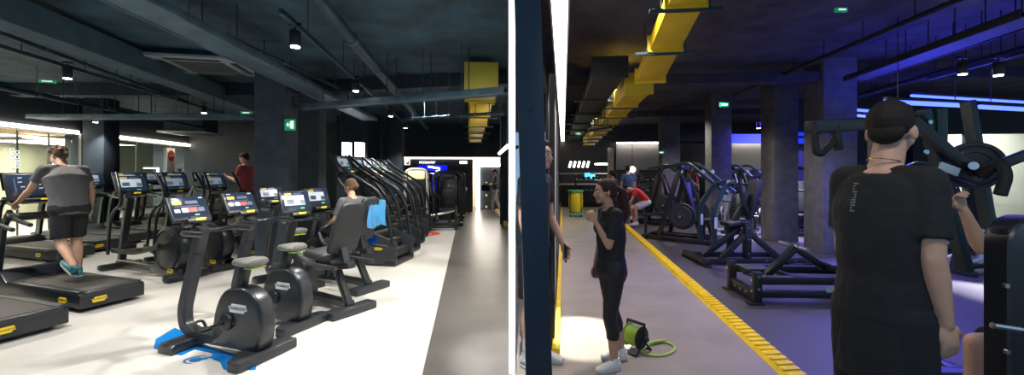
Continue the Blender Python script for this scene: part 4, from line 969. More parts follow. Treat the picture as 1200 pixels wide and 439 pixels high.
# ================================================================= the dim weights hall (axis leans 6.8 degrees to the right)
AR = -math.atan2(60, 500); UR = V((-math.sin(AR), math.cos(AR), 0)); VR = V((math.cos(AR), math.sin(AR), 0))
def Rr(lat, along, z=0.): return VR * lat + UR * along + V((0, 0, z))
RCEIL = 3.9
M_walk = mat('grey_walkway_floor', (.3, .27, .24), .4, vary=.14, vscale=2, bump=.03, bscale=25)
M_rub = mat('dark_rubber_floor', (.05, .048, .055), .5, vary=.25, vscale=60, bump=.08, bscale=220)
M_ceilr = mat('sooty_concrete_ceiling', (.06, .058, .06), .85, bump=.6, bscale=5, vary=.45, vscale=2.2)
M_wallr = mat('charcoal_wall', (.03, .03, .034), .6, vary=.15, vscale=3)
M_colr = mat('pillar_grey_concrete', (.12, .12, .13), .85, bump=.3, bscale=14, vary=.2, vscale=6)
M_serv = mat('black_services', (.022, .023, .027), .5, metal=.3)
M_blueled = lamp_mat('blue_led', (.05, .09, 1.), 5.)
slab('floor_walkway', [V((.0, -2.5, 0)), Rr(1.85, -2.5), Rr(1.85, 25), V((0, 25, 0))], -.2, 0, M_walk)
slab('floor_training', [Rr(1.85, -2.5), Rr(22, -2.5), Rr(22, 25), Rr(1.85, 25)], -.2, .0, M_rub)
slab('ceiling_right', [V((0., 1.5, 0)), V((24, 1.5, 0)), V((24, 25, 0)), V((0, 25, 0))], RCEIL, RCEIL + .2, M_ceilr)
# yellow kerb with raised ribs
b = MB()
def rbox(b, la0, la1, al0, al1, z0, z1, bev=0.):
    R = Matrix((VR, UR, V((0, 0, 1)))).transposed(); b.box(Rr((la0 + la1) / 2, (al0 + al1) / 2, (z0 + z1) / 2), (la1 - la0, al1 - al0, z1 - z0), R, bev)
M_kerb = mat('yellow_kerb_paint', (.85, .6, .02), .45, vary=.12, vscale=8)
b.prism([(1.74, 0), (1.77, .035), (1.9, .05), (1.95, .0)], 19.2, 'y', 12.9)
for k in range(150): b.box((1.83, 3.4 + k * .1, .046), (.13, .045, .022), (0, -.12, 0), .006)
o = struct(b.build('kerb_yellow', M_kerb)); o.rotation_euler = (0, 0, AR)
b = MB(); rbox(b, -.1, -.03, 3.75, 18.4, 0, .1, .01); o = struct(b.build('kerb_fence', M_kerb))
# steel upright in front of the mesh fence
t = thing('steel_post', 'dark blue steel post standing close to the camera beside the added white partition', 'post', (.128, 2.5, 0), 0)
b = MB(); b.box((0, 0, 1.95), (.15, .12, 3.88), bev=.008); o = b.build('upright', mat('blue_black_steel', (.012, .028, .05), .45, metal=.2, vary=.15, vscale=3), t); o.rotation_euler = (0, -.0, 0)
b = MB()
for z in (.4, 1.2, 2.0, 2.8): b.cyl((.0, -.062, z), (.0, -.068, z), .012, None, 12)
b.build('bolt', M_serv, t)
t.rotation_euler = (0, -.03, 0); t.location.x = .17
# mesh fence
t = thing('mesh_fence', 'grey expanded metal fence panel behind the steel post', 'fence')
b = MB(); A0, A1 = 4.0, 8.3
for k in range(70):
    a = A0 + (A1 - A0) * k / 69; b.bar(Rr(-.105, a, .1), Rr(-.105, min(A1, a + .0), 2.5), .016, .006, 0)
for k in range(52): z = .1 + k * .047; b.bar(Rr(-.105, A0, z), Rr(-.105, A1, z + .0), .006, .022, 0)
b.build('mesh', mat('galvanised_mesh', (.55, .53, .5), .5, metal=.5), t)
b = MB(); b.bar(Rr(-.105, A0, 2.52), Rr(-.105, A1, 2.52), .05, .05); b.bar(Rr(-.105, A0, .12), Rr(-.105, A1, .12), .05, .05); b.build('rail', M_serv, t)
for a in (A0, A1, (A0 + A1) / 2):
    b = MB(); b.bar(Rr(-.105, a, 0), Rr(-.105, a, 2.55), .05, .05); b.build('fence_post', M_serv, t)
b = MB(); rbox(b, -.35, -.3, 8.6, 24, 0, RCEIL); rbox(b, -.45, -.3, 4.6, 24, 3.2, RCEIL); struct(b.build('wall_walkway', M_wallr, flat=True))
# LED strip along the ceiling over the walkway
o = thing('led_profile', 'long warm white LED profile running along the ceiling over the walkway', 'light strip')
b = MB(); rbox(b, -.1, .04, 3.3, 23, 3.1, 3.13); b.build('diffuser', lamp_mat('walkway_led', (1., .88, .72), 9.), o, flat=True)
b = MB(); rbox(b, -.12, .06, 3.3, 23, 3.13, 3.2); b.build('housing', M_serv, o, flat=True)
b = MB()
for k in range(8): b = MB(); p = Rr(-.03, 4.5 + k * 2.4, 3.2); b.cyl(p, (p.x, p.y, RCEIL), .01, None, 6); b.build('hanger_rod', M_serv, o)
# ducts
a, c = V((213 * 4.1 / 500, 4.1, 3.4 + .08)), V((162 * 6.2 / 500, 6.2, 2.95 + .08)); duct('ventilation_duct', 'bright yellow duct section coming down from above the camera over the walkway', a + (a - c) * .3, c, .36, .16, M_duct, 3)
a, c = V((148.5 * 7.3 / 500, 7.3, 3.0 + .14)), V((45 * 18. / 500, 18., 2.74 + .14)); duct('ventilation_duct', 'long yellow duct running to the back of the walkway', a, V((3.25, 18., 2.9)), .42, .3, M_duct, 8)
a, c = V((1.56, 6.8, 3.3)), V((2.9, 20., 3.3)); duct('ventilation_duct', 'dark grey duct between the LED profile and the yellow duct', a, c, .5, .28, mat('duct_dark_grey', (.022, .021, .021), .6), 6)
# walls at the far end
def latr(px, along):
    k = (px - 600) / FPX; y = along / (UR.x * k + UR.y); return VR.x * k * y + VR.y * y
BR = 22.
b = MB(); rbox(b, -.4, latr(912, BR), BR, BR + .25, 0, RCEIL); struct(b.build('wall_end', M_wallr, flat=True))
M_coved = mat('grey_cove_wall', (.3, .29, .28), .6)
for i, (x0, x1) in enumerate(((722, 772), (856, 912))):
    b = MB(); rbox(b, latr(x0, BR), latr(x1, BR), BR - .08, BR, 1.7, 3.0); struct(b.build('trim_cove_%d' % (i + 1), M_coved, flat=True))
    b = MB(); rbox(b, latr(x0, BR), latr(x1, BR), BR - .3, BR - .22, 3.0, 3.06); tag(b.build('led_strip', M_ledc, flat=True), 'white LED cove strip on the end wall %s' % ('beside the walkway' if i == 0 else 'between the right pillars'), 'light strip')
b = MB(); rbox(b, latr(640, BR), latr(912, BR), BR - .8, BR - .3, 3.06, RCEIL); struct(b.build('trim_bulkhead_right', M_serv, flat=True))
# side walls
SR_ = 14.2
b = MB(); rbox(b, latr(912, BR), latr(912, BR) + .2, 14, BR, 0, RCEIL); rbox(b, latr(930, SR_), 23, SR_, SR_ + .25, 2.75, RCEIL); rbox(b, latr(930, SR_), latr(1098, SR_), SR_, SR_ + .25, 0, 2.75); rbox(b, latr(1136, SR_), latr(1148, SR_), SR_, SR_ + .25, 0, 2.75); rbox(b, latr(1098, SR_), 23, SR_, SR_ + .25, 0, .15)
struct(b.build('wall_right', M_wallr, flat=True))
b = MB(); rbox(b, latr(1090, SR_), 23, SR_ + 2.8, SR_ + 3, 0, RCEIL); struct(b.build('wall_studio_right', mat('olive_grey_lit_wall', (.42, .43, .37), .7, vary=.1, vscale=1), flat=True))
b = MB(); rbox(b, latr(1098, SR_), latr(1136, SR_), SR_ + .1, SR_ + .12, .15, 2.75); struct(b.build('window_3', M_glass, flat=True))
b = MB(); rbox(b, latr(1148, SR_), 23, SR_ + .1, SR_ + .12, .15, 2.75); struct(b.build('window_4', M_glass, flat=True))
for i, (x0, x1, y0, y1, lab) in enumerate(((1104, 1134, 152, 155.5, 'white light bar behind the narrow glass pane'), (1163, 1173, 136, 228, 'tall blazing white light panel behind the right glass'), (1174, 1215, 134, 138.5, 'white light bar high behind the right glass'), (1176, 1215, 157, 160, 'thin white light bar behind the right glass'))):
    A = dp(x0, y1, SR_ + 1.2); Bq = dp(x1, y0, SR_ + 1.2); b = MB(); b.box((A + Bq) / 2 + V((0, 2.4 if i == 99 else 0, 0)), (Bq.x - A.x, .06, Bq.z - A.z)); tag(b.build('light_panel', lamp_mat('daylight_panel', (1, .97, .9), 8.) if i == 1 else M_ledc, flat=True), lab, 'light panel')
# pillars
def pillar(name, px, y, w, rz): 
    b = MB(); b.box((0, 0, RCEIL / 2), (w, w, RCEIL), bev=.012); return struct(b.build(name, M_colr, None, ((px - 600) * y / FPX, y, 0), rz))
pillar('pillar_1', 784, 15.5, .62, AR); pillar('pillar_2', 841.5, 12.6, .56, AR); pillar('pillar_3', 913, 10.2, .56, AR + .1); pillar('pillar_4', 972, 8.75, .64, AR + .06)
b = MB(); rbox(b, latr(740, 12), latr(765, 12), 17, 17.6, 0, RCEIL); 
b.bm.free()
# beams and services
for i, (p, q, h) in enumerate((((640, 98), (1250, 84), 1.9), ((640, 136), (1250, 124), 1.9))):
    a, c = cpt(*p, h), cpt(*q, h)
    if i == 0: a.x = max(a.x, .2)
    b = MB(); b.bar(a, c, .35, .2, .01, (0, 0, 1)); struct(b.build('beam_%d' % (i + 4), mat('beam_soot', (.035, .034, .036), .8, bump=.4, bscale=9, vary=.3, vscale=4), flat=True))
def rpipe(p, q, h, r, label, name='ceiling_pipe', t0=-.1, t1=1.):
    a, c = cpt(*p, h), cpt(*q, h); A = ext(a, c, t0); C = ext(a, c, t1); o = thing(name, label, 'pipe')
    b = MB(); b.cyl(A, C, r, None, 12); b.build('pipe_run', M_serv, o)
    b = MB()
    for k in range(1, 7): b = MB(); e = ext(A, C, k / 7); b.cyl(e, (e.x, e.y, RCEIL), .008, None, 6); b.build('hanger_rod', M_serv, o)
def rtray(p, q, h, w, label):
    a, c = cpt(*p, h), cpt(*q, h); A = ext(a, c, -.1); C = c; d = C - A; s = d.cross(V((0, 0, 1))).normalized() * w / 2; o = thing('cable_tray', label, 'cable tray')
    b = MB(); b.bar(A + s, C + s, .02, .1, .003, (0, 0, 1)); b.bar(A - s, C - s, .02, .1, .003, (0, 0, 1)); b.bar(A - V((0, 0, .03)), C - V((0, 0, .03)), w, .012, 0, (0, 0, 1)); b.build('ladder_rails', mat('tray_dull_grey', (.04, .042, .048), .5, metal=.4), o)
    b = MB()
    for k in (-.5, 0, .5): b.tube([A + s * k + V((0, 0, .02)), C + s * k + V((0, 0, .02))], .02, 6)
    b.build('cables', M_rubber, o)
    b = MB()
    for k in range(1, 7): b = MB(); e = ext(A, C, k / 7); b.cyl(e + s, (e.x + s.x, e.y + s.y, RCEIL), .008, None, 6); b.build('hanger_rod', M_serv, o)
rtray((1190, 26), (1003, 92), 1.68, .4, 'wide cable tray running along the ceiling above the broad backed man')
rpipe((1190, 60), (1000, 114), 1.62, .05, 'dark pipe below the wide cable tray'); rpipe((1100, 10), (860, 112), 1.95, .04, 'dark pipe along the ceiling left of the wide cable tray')
rpipe((690, 152), (716, 148), 1.08, .05, 'short bent pipe under the yellow duct', t0=0)
a, c = cpt(1190, 64, 1.5), cpt(1088, 92, 1.5); b = MB(); b.bar(a + (a - c) * .2, c, .05, .06, .004, (0, 0, 1)); o = tag(b.build('spotlight_track', M_serv), 'short spotlight track high on the right', 'track')
b = MB()
for k in range(4): b = MB(); e = ext(a, c, k / 3); b.cyl(e, (e.x, e.y, RCEIL), .008, None, 6); b.build('suspension_rod', M_serv, o)
LSP = SPOTS; SPOTS_R = []; SPOTS = SPOTS_R
for px, py, h, lab in ((1128, 85, 1.5, 'glowing spotlight on the short right track'), (1170, 86, 1.4, 'unlit looking spotlight at the right edge of the ceiling'), (889, 149, 1.4, 'small spotlight between the right pillars'), (741, 198, 1.3, 'x'))[:3]: spotlight(px, py, h, lab)
SPOTS = LSP
b = MB(); b.ell(dp(741, 198.5, 17), (.13, .13, .13), None, 20, 12); o = tag(b.build('globe_lamp', lamp_mat('globe_white', (1, .95, .85), 4.)), 'small round white globe lamp behind the people in the distance', 'lamp')
b = MB(); b.cyl(dp(741, 198.5, 17) + V((0, 0, .12)), dp(741, 198.5, 17) + V((0, 0, 2.1)), .01, None, 6); b.build('cord', M_serv, o)
for px, py, y, lab in ((987, 11, 5., 'green exit light at the top of the right ceiling'), (849, 122.5, 9.6, 'small green exit light left of the pillars'), (678, 156.5, 15, 'tiny green exit light by the LED profile'), (775, 178.5, 15, 'tiny green exit light beside the far pillar')):
    exit_sign(px, py, y, .14 if y < 6 else .2, .05 if y < 6 else .1, lab)
# blue LED tubes hung from the ceiling
def blue_tube(p, q, y0, lab, r=.028):
    A = dp(*p, y0); z = A.z; y1 = (z - EYE) * FPX / (HOR - q[1]); C = V(((q[0] - 600) * y1 / FPX, y1, z))
    o = thing('led_tube', lab, 'light strip', (0, 0, 0), 0, 'blue LED tubes'); b = MB(); b.cyl(A, C, r, None, 10); b.build('tube', M_blueled, o)
    b = MB(); b.bar(A + V((0, 0, .045)), C + V((0, 0, .045)), .06, .035, .004)
    for e in (ext(A, C, .15), ext(A, C, .85)): b.cyl(e + V((0, 0, .05)), (e.x, e.y, RCEIL), .006, None, 6)
    b.build('housing', M_serv, o)
blue_tube((1037, 119), (1133, 123.5), 6.2, 'thick blue LED tube just above the broad backed man\'s head', .034)
blue_tube((1068, 112), (1230, 121.5), 7.6, 'long thin blue LED tube highest on the right', .022)
blue_tube((1148, 125), (1230, 129.5), 6.6, 'blue LED tube cut off by the right edge', .034)
blue_tube((1001, 128.5), (1031, 131), 9.0, 'short blue LED tube left of the man\'s head, upper one'); blue_tube((996, 134.5), (1016, 136.5), 10., 'short blue LED tube left of the man\'s head, lower one')
for i, (x0, x1, y0, y1, yy) in enumerate(((853, 896, 157, 168, 17.5), (929, 950, 155, 159, 13.2), (929, 950, 162, 168, 13.2))):
    A = dp(x0, y1, yy); C = dp(x1, y0, yy); b = MB(); b.box((A + C) / 2, (C.x - A.x, .08, C.z - A.z)); tag(b.build('light_panel', lamp_mat('blue_light_panel', (.01, .03, .9), 1.3), flat=True), ('wide blue glowing ceiling panel between the pillars', 'upper blue light band behind the nearest pillars', 'lower blue light band behind the nearest pillars')[i], 'light panel')
# ---------------------------------------------------------------- bar corner at the end of the walkway
t = thing('bar_counter', 'pale service counter at the far end of the walkway', 'counter', dp(686, 200, 19.5) * V((1, 1, 0)), AR)
b = MB(); b.box((0, .2, .5), (2.2, .6, 1.0), bev=.02); b.build('counter_body', M_serv, t); b = MB(); b.box((0, .2, 1.03), (2.4, .75, .07), bev=.01); b.build('counter_top', mat('counter_steel', (.5, .5, .5), .35, metal=.4), t)
b = MB(); b.box((0, .2, 1.52), (2.4, .6, .06), bev=.01); b.build('shelf', mat('shelf_grey', (.25, .25, .25), .4), t)
b = MB(); b.bar((-1.15, .4, 1.05), (-1.15, .4, 2.6), .06); b.bar((1.15, .4, 1.05), (1.15, .4, 2.6), .06); b.build('bracket', M_serv, t)
o = thing('neon_lettering', 'row of five slanted white neon strokes over the service counter', 'lettering', dp(678, 192.5, 19.4), AR)
for k in range(5):
    b = MB(); b.bar((-.42 + k * .2, 0, -.14), (-.34 + k * .2, 0, .14), .1, .03, .01); b.build('neon_stroke', lamp_mat('neon_white', (1, 1, .98), 3.5), o)
o = thing('display_screen', 'bright blue and green screen behind the service counter', 'screen', dp(691, 206, 19.3), AR); b = MB(); b.box((0, 0, 0), (.52, .05, .36), bev=.01); b.build('casing', M_black, o)
b = MB(); b.box((-.1, -.03, .04), (.26, .01, .2)); b.build('blue_picture', lamp_mat('screen_cyan', (.05, .35, .9), 2.5), o); b = MB(); b.box((.14, -.03, -.03), (.2, .01, .24)); b.build('green_picture', lamp_mat('screen_teal', (.1, .7, .7), 1.5), o)
b = MB(); b.lathe([(0, 0), (.3, 0), (.33, .03), (.33, .06), (0, .08)], 28, Matrix.Translation(dp(705.5, 193, 19))); tag(b.build('ceiling_light', M_ledc), 'flat round white light over the far walkway', 'ceiling light')
b = MB(); b.cyl(dp(715.5, 200, 18) * V((1, 1, 0)), dp(715.5, 173, 18), .13, None, 20); struct(b.build('column_bar', M_coved))
t = thing('yellow_bin', 'yellow sack bin on a green wheeled stand beside the walkway', 'bin', dp(674.5, 200, 15.5) * V((1, 1, 0)), AR)
b = MB(); b.lathe([(0, .18), (.2, .18), (.25, .3), (.27, .6), (.25, .85), (.22, .9), (0, .9)], 24); b.build('sack', mat('yellow_sack', (.8, .68, .02), .5, bump=.5, bscale=12), t)
b = MB(); b.lathe([(.2, .88), (.28, .88), (.29, .95), (.2, .95), (.2, .88)], 24); b.build('green_rim', mat('green_plastic', (.12, .5, .2), .45), t); b = MB(); b.box((0, 0, .1), (.5, .5, .06), bev=.02); b.build('green_tray', mat('green_plastic', (.12, .5, .2), .45), t)
for k in range(4):
    b = MB(); a = PI / 4 + k * PI / 2; b.cyl((math.cos(a) * .28 - .02, math.sin(a) * .28, .04), (math.cos(a) * .28 + .02, math.sin(a) * .28, .04), .04, None, 14); b.bar((math.cos(a) * .28, math.sin(a) * .28, .08), (math.cos(a) * .27, math.sin(a) * .27, .9), .025); b.build('leg', M_serv, t)
# ---------------------------------------------------------------- strength machines
def bolts(b, pts, n=(0, -1, 0), r=.013):
    n = V(n).normalized()
    for p in pts: b.cyl(V(p), V(p) + n * .012, r, None, 10)
def disc_plate(b, c, r, t, ax=(0, 1, 0)):
    M = V(ax).to_track_quat('Z', 'Y').to_matrix().to_4x4(); M.translation = V(c)
    b.lathe([(.03, -t / 2), (r * .25, -t / 2), (r * .3, -t * .32), (r * .8, -t * .32), (r * .84, -t / 2), (r * .97, -t / 2), (r, -t * .3), (r, t * .3), (r * .97, t / 2), (r * .84, t / 2), (r * .8, t * .32), (r * .3, t * .32), (r * .25, t / 2), (.03, t / 2), (.03, -t / 2)], 36, M)
M_label = mat('pale_label', (.45, .55, .6), .4)
# machine A: nearest frame behind the kerb, long base along x
t = thing('press_machine', 'black plate loaded press machine with a long base frame next to the yellow kerb', 'strength machine', (3.36, 7.8, 0), 0)
b = MB(); b.bar((0, -.5, .07), (0, .5, .07), .1, .1); b.bar((0, -.28, .07), (2.05, -.28, .08), .1, .09); b.bar((0, .3, .07), (1.6, .3, .07), .1, .09); b.bar((1.5, -.35, .07), (1.5, .4, .07), .1, .09); b.bar((2.0, -.45, .07), (2.0, -.05, .07), .1, .1); b.build('base_frame', M_frame_black, t)
b = MB(); b.bar((.78, -.28, .1), (.78, -.28, .74), .11, .11); b.bar((.32, -.28, .1), (.74, -.28, .52), .09, .09); b.bar((.82, -.28, .56), (1.36, -.28, .1), .09, .09); b.bar((.1, -.05, .1), (.75, -.1, .62), .09, .09); b.bar((.78, -.28, .7), (.78, .3, .66), .09, .09); b.bar((.78, .3, .1), (.78, .3, .7), .1, .1); b.build('support_frame', M_frame_black, t)
for y_, nm in ((-.3, 'left'), (.25, 'right')):
    b = MB(); b.rtube(fillet([(.2, y_, .32), (.18, y_, .98), (.42, y_ * .8, 1.38), (.62, y_ * .6, 1.45)], .16, 6), .085, .05, (0, 1, 0)); l = b.build('lever_arm', mat('teal_black_coat', (.012, .03, .034), .35, spec=.5), t)
    b = MB(); b.box((.2, y_ - .05, .74), (.05, .004, .2)); b.build('arm_label', M_label, l)
    b = MB(); b.cyl((.5, y_ - .12, 1.42), (.5, y_ + .1, 1.42), .024, None, 12); b.build('grip', M_rubber, l)
b = MB(); b.bar((.6, 0, .5), (.95, 0, 1.25), .1, .08); b.tube(fillet([(.75, -.1, 1.5), (.78, -.12, 1.1), (.95, -.1, .8), (.85, -.1, .6)], .15), .035); b.build('back_post', M_frame_black, t)
b = MB(); b.box((.72, 0, .7), (.42, .36, .09), (0, -.12, 0), .03); b.build('seat', M_pad, t); b = MB(); b.box((1.02, 0, 1.15), (.09, .34, .7), (0, .25, 0), .03); b.build('backrest', M_pad, t)
b = MB(); bolts(b, [(.78, -.336, .2), (.78, -.336, .45), (.78, -.336, .65), (1.1, -.33, .08), (1.6, -.33, .08), (1.8, -.33, .08), (.4, -.33, .08), (.5, -.325, .27)]); bolts(b, [(-.05, -.3, .07), (-.05, .1, .07), (-.05, -.1, .07)], (-1, 0, 0)); b.build('bolts', M_bolt, t)
b = MB()
for x, y in ((0, -.5), (0, .5), (2.0, -.45), (1.5, .4)): b.cyl((x, y, 0), (x, y, .03), .06, None, 14)
b.build('rubber_feet', M_rubber, t)
# generic plate loaded machine used behind it
def plate_machine(label, loc, rz, grp=None, arm=1.0, mirror=False):
    t = thing('plate_machine', label, 'strength machine', loc, rz, grp)
    b = MB(); b.bar((-.55, -.6, .06), (.55, -.6, .06), .1, .1); b.bar((-.5, -.6, .06), (-.4, .9, .06), .09, .09); b.bar((.5, -.6, .06), (.4, .9, .06), .09, .09); b.bar((-.5, .9, .06), (.5, .9, .06), .1, .1); b.build('base_frame', M_frame_black, t)
    b = MB()
    for s in (-1, 1): b.bar((s * .42, .55, .08), (s * .26, .1, 1.75), .07, .1, .008); b.bar((s * .44, -.45, .08), (s * .27, .08, 1.55), .06, .08, .008)
    b.bar((-.3, .1, 1.72), (.3, .1, 1.72), .1, .1); b.bar((-.38, .05, .9), (.38, .05, .9), .06, .06); b.build('uprights', M_frame_black, t)
    for s in (-1, 1):
        b = MB(); b.rtube(fillet([(s * .36, .45, 1.62 * arm + .1), (s * .37, -.1, 1.85 * arm), (s * .4, -.75, 1.3 * arm), (s * .4, -.95, 1.15 * arm)], .14, 5), .07, .11, (1, 0, 0)); a = b.build('press_arm', MATS['teal_black_coat'], t)
        b = MB(); b.cyl((s * .4, -.9, 1.16 * arm), (s * .2, -.9, 1.16 * arm), .026, None, 12); b.build('grip', M_rubber, a)
        b = MB(); b.box((s * (.37 + .062), -.42, 1.6 * arm), (.004, .16, .09), (-.7, 0, 0)); b.build('arm_label', M_label, a)
        b = MB(); disc_plate(b, (s * .6, -.05, .62), .3, .06, (1, 0, 0)); disc_plate(b, (s * .67, -.05, .62), .24, .05, (1, 0, 0)); pl = b.build('weight_plate', M_plate, t)
        b = MB(); b.cyl((s * .38, -.05, .62), (s * .78, -.05, .62), .025, None, 14); b.build('peg', M_steel, pl)
    b = MB(); b.box((0, -.35, .5), (.36, .4, .09), bev=.03); b.build('seat', M_pad, t); b = MB(); b.box((0, -.05, .98), (.32, .09, .8), (-.2, 0, 0), .03); b.build('backrest', M_pad, t)
    b = MB(); b.bar((0, -.35, .08), (0, -.35, .46), .08); b.bar((0, -.6, .08), (0, .9, .08), .08); b.build('seat_post', M_frame_black, t)
    b = MB(); bolts(b, [(-.3, -.655, .06), (.3, -.655, .06), (-.25, .04, 1.72), (.25, .04, 1.72), (0, .04, 1.72)]); bolts(b, [(.455, .2, .7), (.35, .2, 1.3)], (1, 0, 0)); b.build('bolts', M_bolt, t)
    return t
g = 'plate loaded machines of the weights hall'
pm = plate_machine('plate loaded machine with a big round plate, just behind the press machine', dp(806, 200, 10.2) * V((1, 1, 0)), .9, g)
def pcopy(lab, px, y, rz): return copy_of(pm, lab, ((px - 600) * y / FPX, y, 0), rz, g)
pcopy('plate loaded machine beside the bending person in red', 779, 13.4, 1.1); pcopy('plate loaded machine in the row behind, below the red top in the distance', 824, 15.8, 2.3)
pcopy('plate loaded machine lit blue between the second and third pillars', 868, 11.4, -.6).scale = (.75,) * 3; pcopy('plate loaded machine farther back between the second and third pillars', 868, 14.0, .6)
pcopy('plate loaded machine seen between the two nearest pillars', 940, 11.2, -.9)
pcopy('plate loaded machine seen in front of the narrow glass pane', 1092, 9.2, -1.8)
# low bench machine
t = thing('hip_thrust_machine', 'low black bench machine with a chrome grip bar lever in front of the pillars', 'strength machine', (3.05, 5.62, 0), -.06)
b = MB()
for y in (-.34, .34): b.bar((0, y, .03), (0, y, .4), .1, .08); b.bar((0, y, .3), (1.75, y * .75, .3), .09, .1, .008)
b.bar((0, -.34, .1), (0, .34, .1), .07, .14); b.bar((.0, -.3, .12), (1.75, -.26, .12), .08, .08); b.bar((.5, -.34, .3), (.5, .34, .3), .06, .06); b.bar((1.75, -.3, .16), (1.75, .3, .16), .09, .3); b.build('bench_frame', M_frame_black, t)
b = MB(); b.bar((.22, -.05, .25), (.62, -.05, .66), .1, .08); b.bar((.62, -.05, .66), (.98, -.05, .4), .08, .08); b.build('lever', M_frame_black, t)
b = MB(); b.cyl((.62, -.33, .67), (.62, .28, .67), .028, None, 16); b.build('grip_bar', M_steel, t)
b = MB(); b.box((1.3, 0, .43), (.62, .42, .09), bev=.03); b.build('bench_pad', M_pad, t); b = MB(); b.box((.2, .12, .33), (.34, .24, .07), bev=.02); b.build('foot_pad', M_pad, t)
for p_, n_ in [(q_, (-1, 0, 0)) for q_ in ((-.055, -.34, .3), (-.055, -.34, .16), (-.036, -.15, .1), (-.036, 0, .1), (-.036, .15, .1), (-.055, .34, .3))] + [(q_, (0, -1, 0)) for q_ in ((0, -.385, .35), (0, -.385, .2))]: b = MB(); bolts(b, [p_], n_, .018); b.build('bolt', M_bolt, t)
b = MB(); b.cyl((.1, -.2, .26), (.1, .2, .26), .02, None, 12); b.build('roller', M_steel, t)
b = MB(); b.box((.9, -.353, .2), (.17, .004, .07)); b.build('maker_label', M_label, t)
b = MB()
for y in (-.34, .34): b.box((-.02, y, .012), (.18, .12, .024), bev=.006)
b.build('foot_plates', M_rubber, t)
# tall lever machine beside the broad backed man
def P3(px, py, y): return dp(px, py, y)
t = thing('lever_machine', 'tall black lever machine with a big round plate right of the broad backed man', 'strength machine', P3(1150, 200, 3.4) * V((1, 1, 0)), 0)
o0 = t.location.copy()
def q3(px, py, y): return P3(px, py, y) - o0
b = MB(); b.bar(q3(1082, 128, 3.2), q3(1132, 318, 3.2), .06, .085, .01); b.bar(q3(1134, 118, 3.5), q3(1180, 395, 3.4), .06, .09, .01); b.bar(q3(1096, 128, 3.2), q3(1096, 172, 3.2), .08, .12, .01); b.build('uprights', MATS['teal_black_coat'], t)
b = MB(); b.bar(q3(1068, 140, 3.15), q3(1146, 208, 3.1), .06, .08, .012); b.bar(q3(1108, 198, 3.05), q3(1146, 212, 3.05), .05, .07, .01); b.bar(q3(1140, 205, 3.05), q3(1205, 180, 3.0), .05, .07, .01); b.build('lever_arm', M_frame_black, t)
b = MB(); b.box(q3(1112, 198, 3.0), (.14, .02, .06), (0, .35, 0), .004); b.build('maker_label', M_label, t)
b = MB(); disc_plate(b, q3(1141, 194, 3.25), .18, .06, (.55, 1, 0)); disc_plate(b, q3(1141, 194, 3.18), .12, .05, (.55, 1, 0)); pl = b.build('weight_plate', M_plate, t)
b = MB(); b.cyl(q3(1141, 194, 3.35), q3(1141, 194, 2.98), .028, None, 14); b.build('peg', M_steel, pl)
b = MB(); b.tube(fillet([q3(1152, 205, 3.0), q3(1172, 188, 2.9), q3(1180, 205, 2.85), q3(1172, 228, 2.85)], .06, 5), .035, 12); b.build('curved_handle', M_rubber, t)
b = MB(); p = q3(1150, 389, 3.2); b.bar(V((-1.1, p.y, .1)), V((.6, p.y - .1, .1)), .12, .16, .01); b.bar(V((-.3, -.5, .07)), V((-.2, .9, .07)), .1, .1); b.build('base_frame', M_frame_black, t)
for p_ in (q3(1089, 143, 3.13), q3(1096, 158, 3.13), q3(1085, 178, 3.14), q3(1150, 270, 3.39), q3(1160, 318, 3.36), q3(1105, 224, 3.14)): b = MB(); bolts(b, [p_], (0, -1, 0), .016); b.build('bolt', mat('bolt_lit_cyan', (.4, .7, .75), .25, metal=1.), t)  # cyan light falling on these bolts is put into their colour
# pull-down bar arm
t = thing('pull_down_arm', 'black overhead pull arm with two hanging handles behind the broad backed man\'s head', 'strength machine', P3(1020, 200, 3.0) * V((1, 1, 0)), 0); o0 = t.location.copy()
b = MB(); b.bar(q3(950, 149, 2.9), q3(1072, 142, 3.3), .09, .09, .01); b.bar(q3(1030, 144, 3.15), V((q3(1030, 144, 3.15).x, q3(1030, 144, 3.15).y, .05)), .09, .11, .01); bx_ = q3(1030, 144, 3.15); b.bar(V((bx_.x - .5, bx_.y, .06)), V((bx_.x + .3, bx_.y, .06)), .1, .12, .01); b.build('arm_frame', M_frame_black, t)
b = MB(); b.tube(fillet([q3(954, 152, 2.9), q3(956, 178, 2.9), q3(962, 180, 2.9), q3(976, 166, 2.95)], .05, 5), .024, 12); b.build('hooked_handle', M_rubber, t)
b = MB(); b.cyl(q3(979, 148, 2.95), q3(983, 176, 2.95), .028, None, 14, .01); b.build('straight_handle', M_rubber, t)
# machine at the right edge where the person sits
t = thing('seated_row_machine', 'black bolted machine upright at the right edge with a chrome pin', 'strength machine', P3(1178, 200, 1.75) * V((1, 1, 0)), 0); o0 = t.location.copy()
b = MB(); b.rtube(fillet([q3(1176, 440, 1.75) * V((1, 1, 0)) + V((0, 0, .02)), q3(1176, 330, 1.75), q3(1176, 275, 1.75), q3(1190, 262, 1.8), q3(1230, 262, 1.9)], .1, 5), .07, .1, (0, 1, 0)); b.box(q3(1182, 345, 1.75) + V((0, 0, -.2)), (.085, .07, .95), bev=.01); b.build('upright', M_frame_black, t)
b = MB(); b.cyl(q3(1163, 381, 1.66), q3(1196, 386, 1.66), .012, None, 12); b.build('chrome_pin', M_steel, t)
for p_ in (q3(1177, 334, 1.7), q3(1178, 411, 1.7)): b = MB(); bolts(b, [p_], (0, -1, 0), .01); b.build('bolt', M_bolt, t)
b = MB(); b.box((.9, .45, .6), (.4, .42, .1), bev=.03); b.bar((.9, .45, 0), (.9, .45, .55), .09); b.bar((0, 0, .04), (1.0, .6, .04), .1, .08); b.build('seat', M_pad, t)
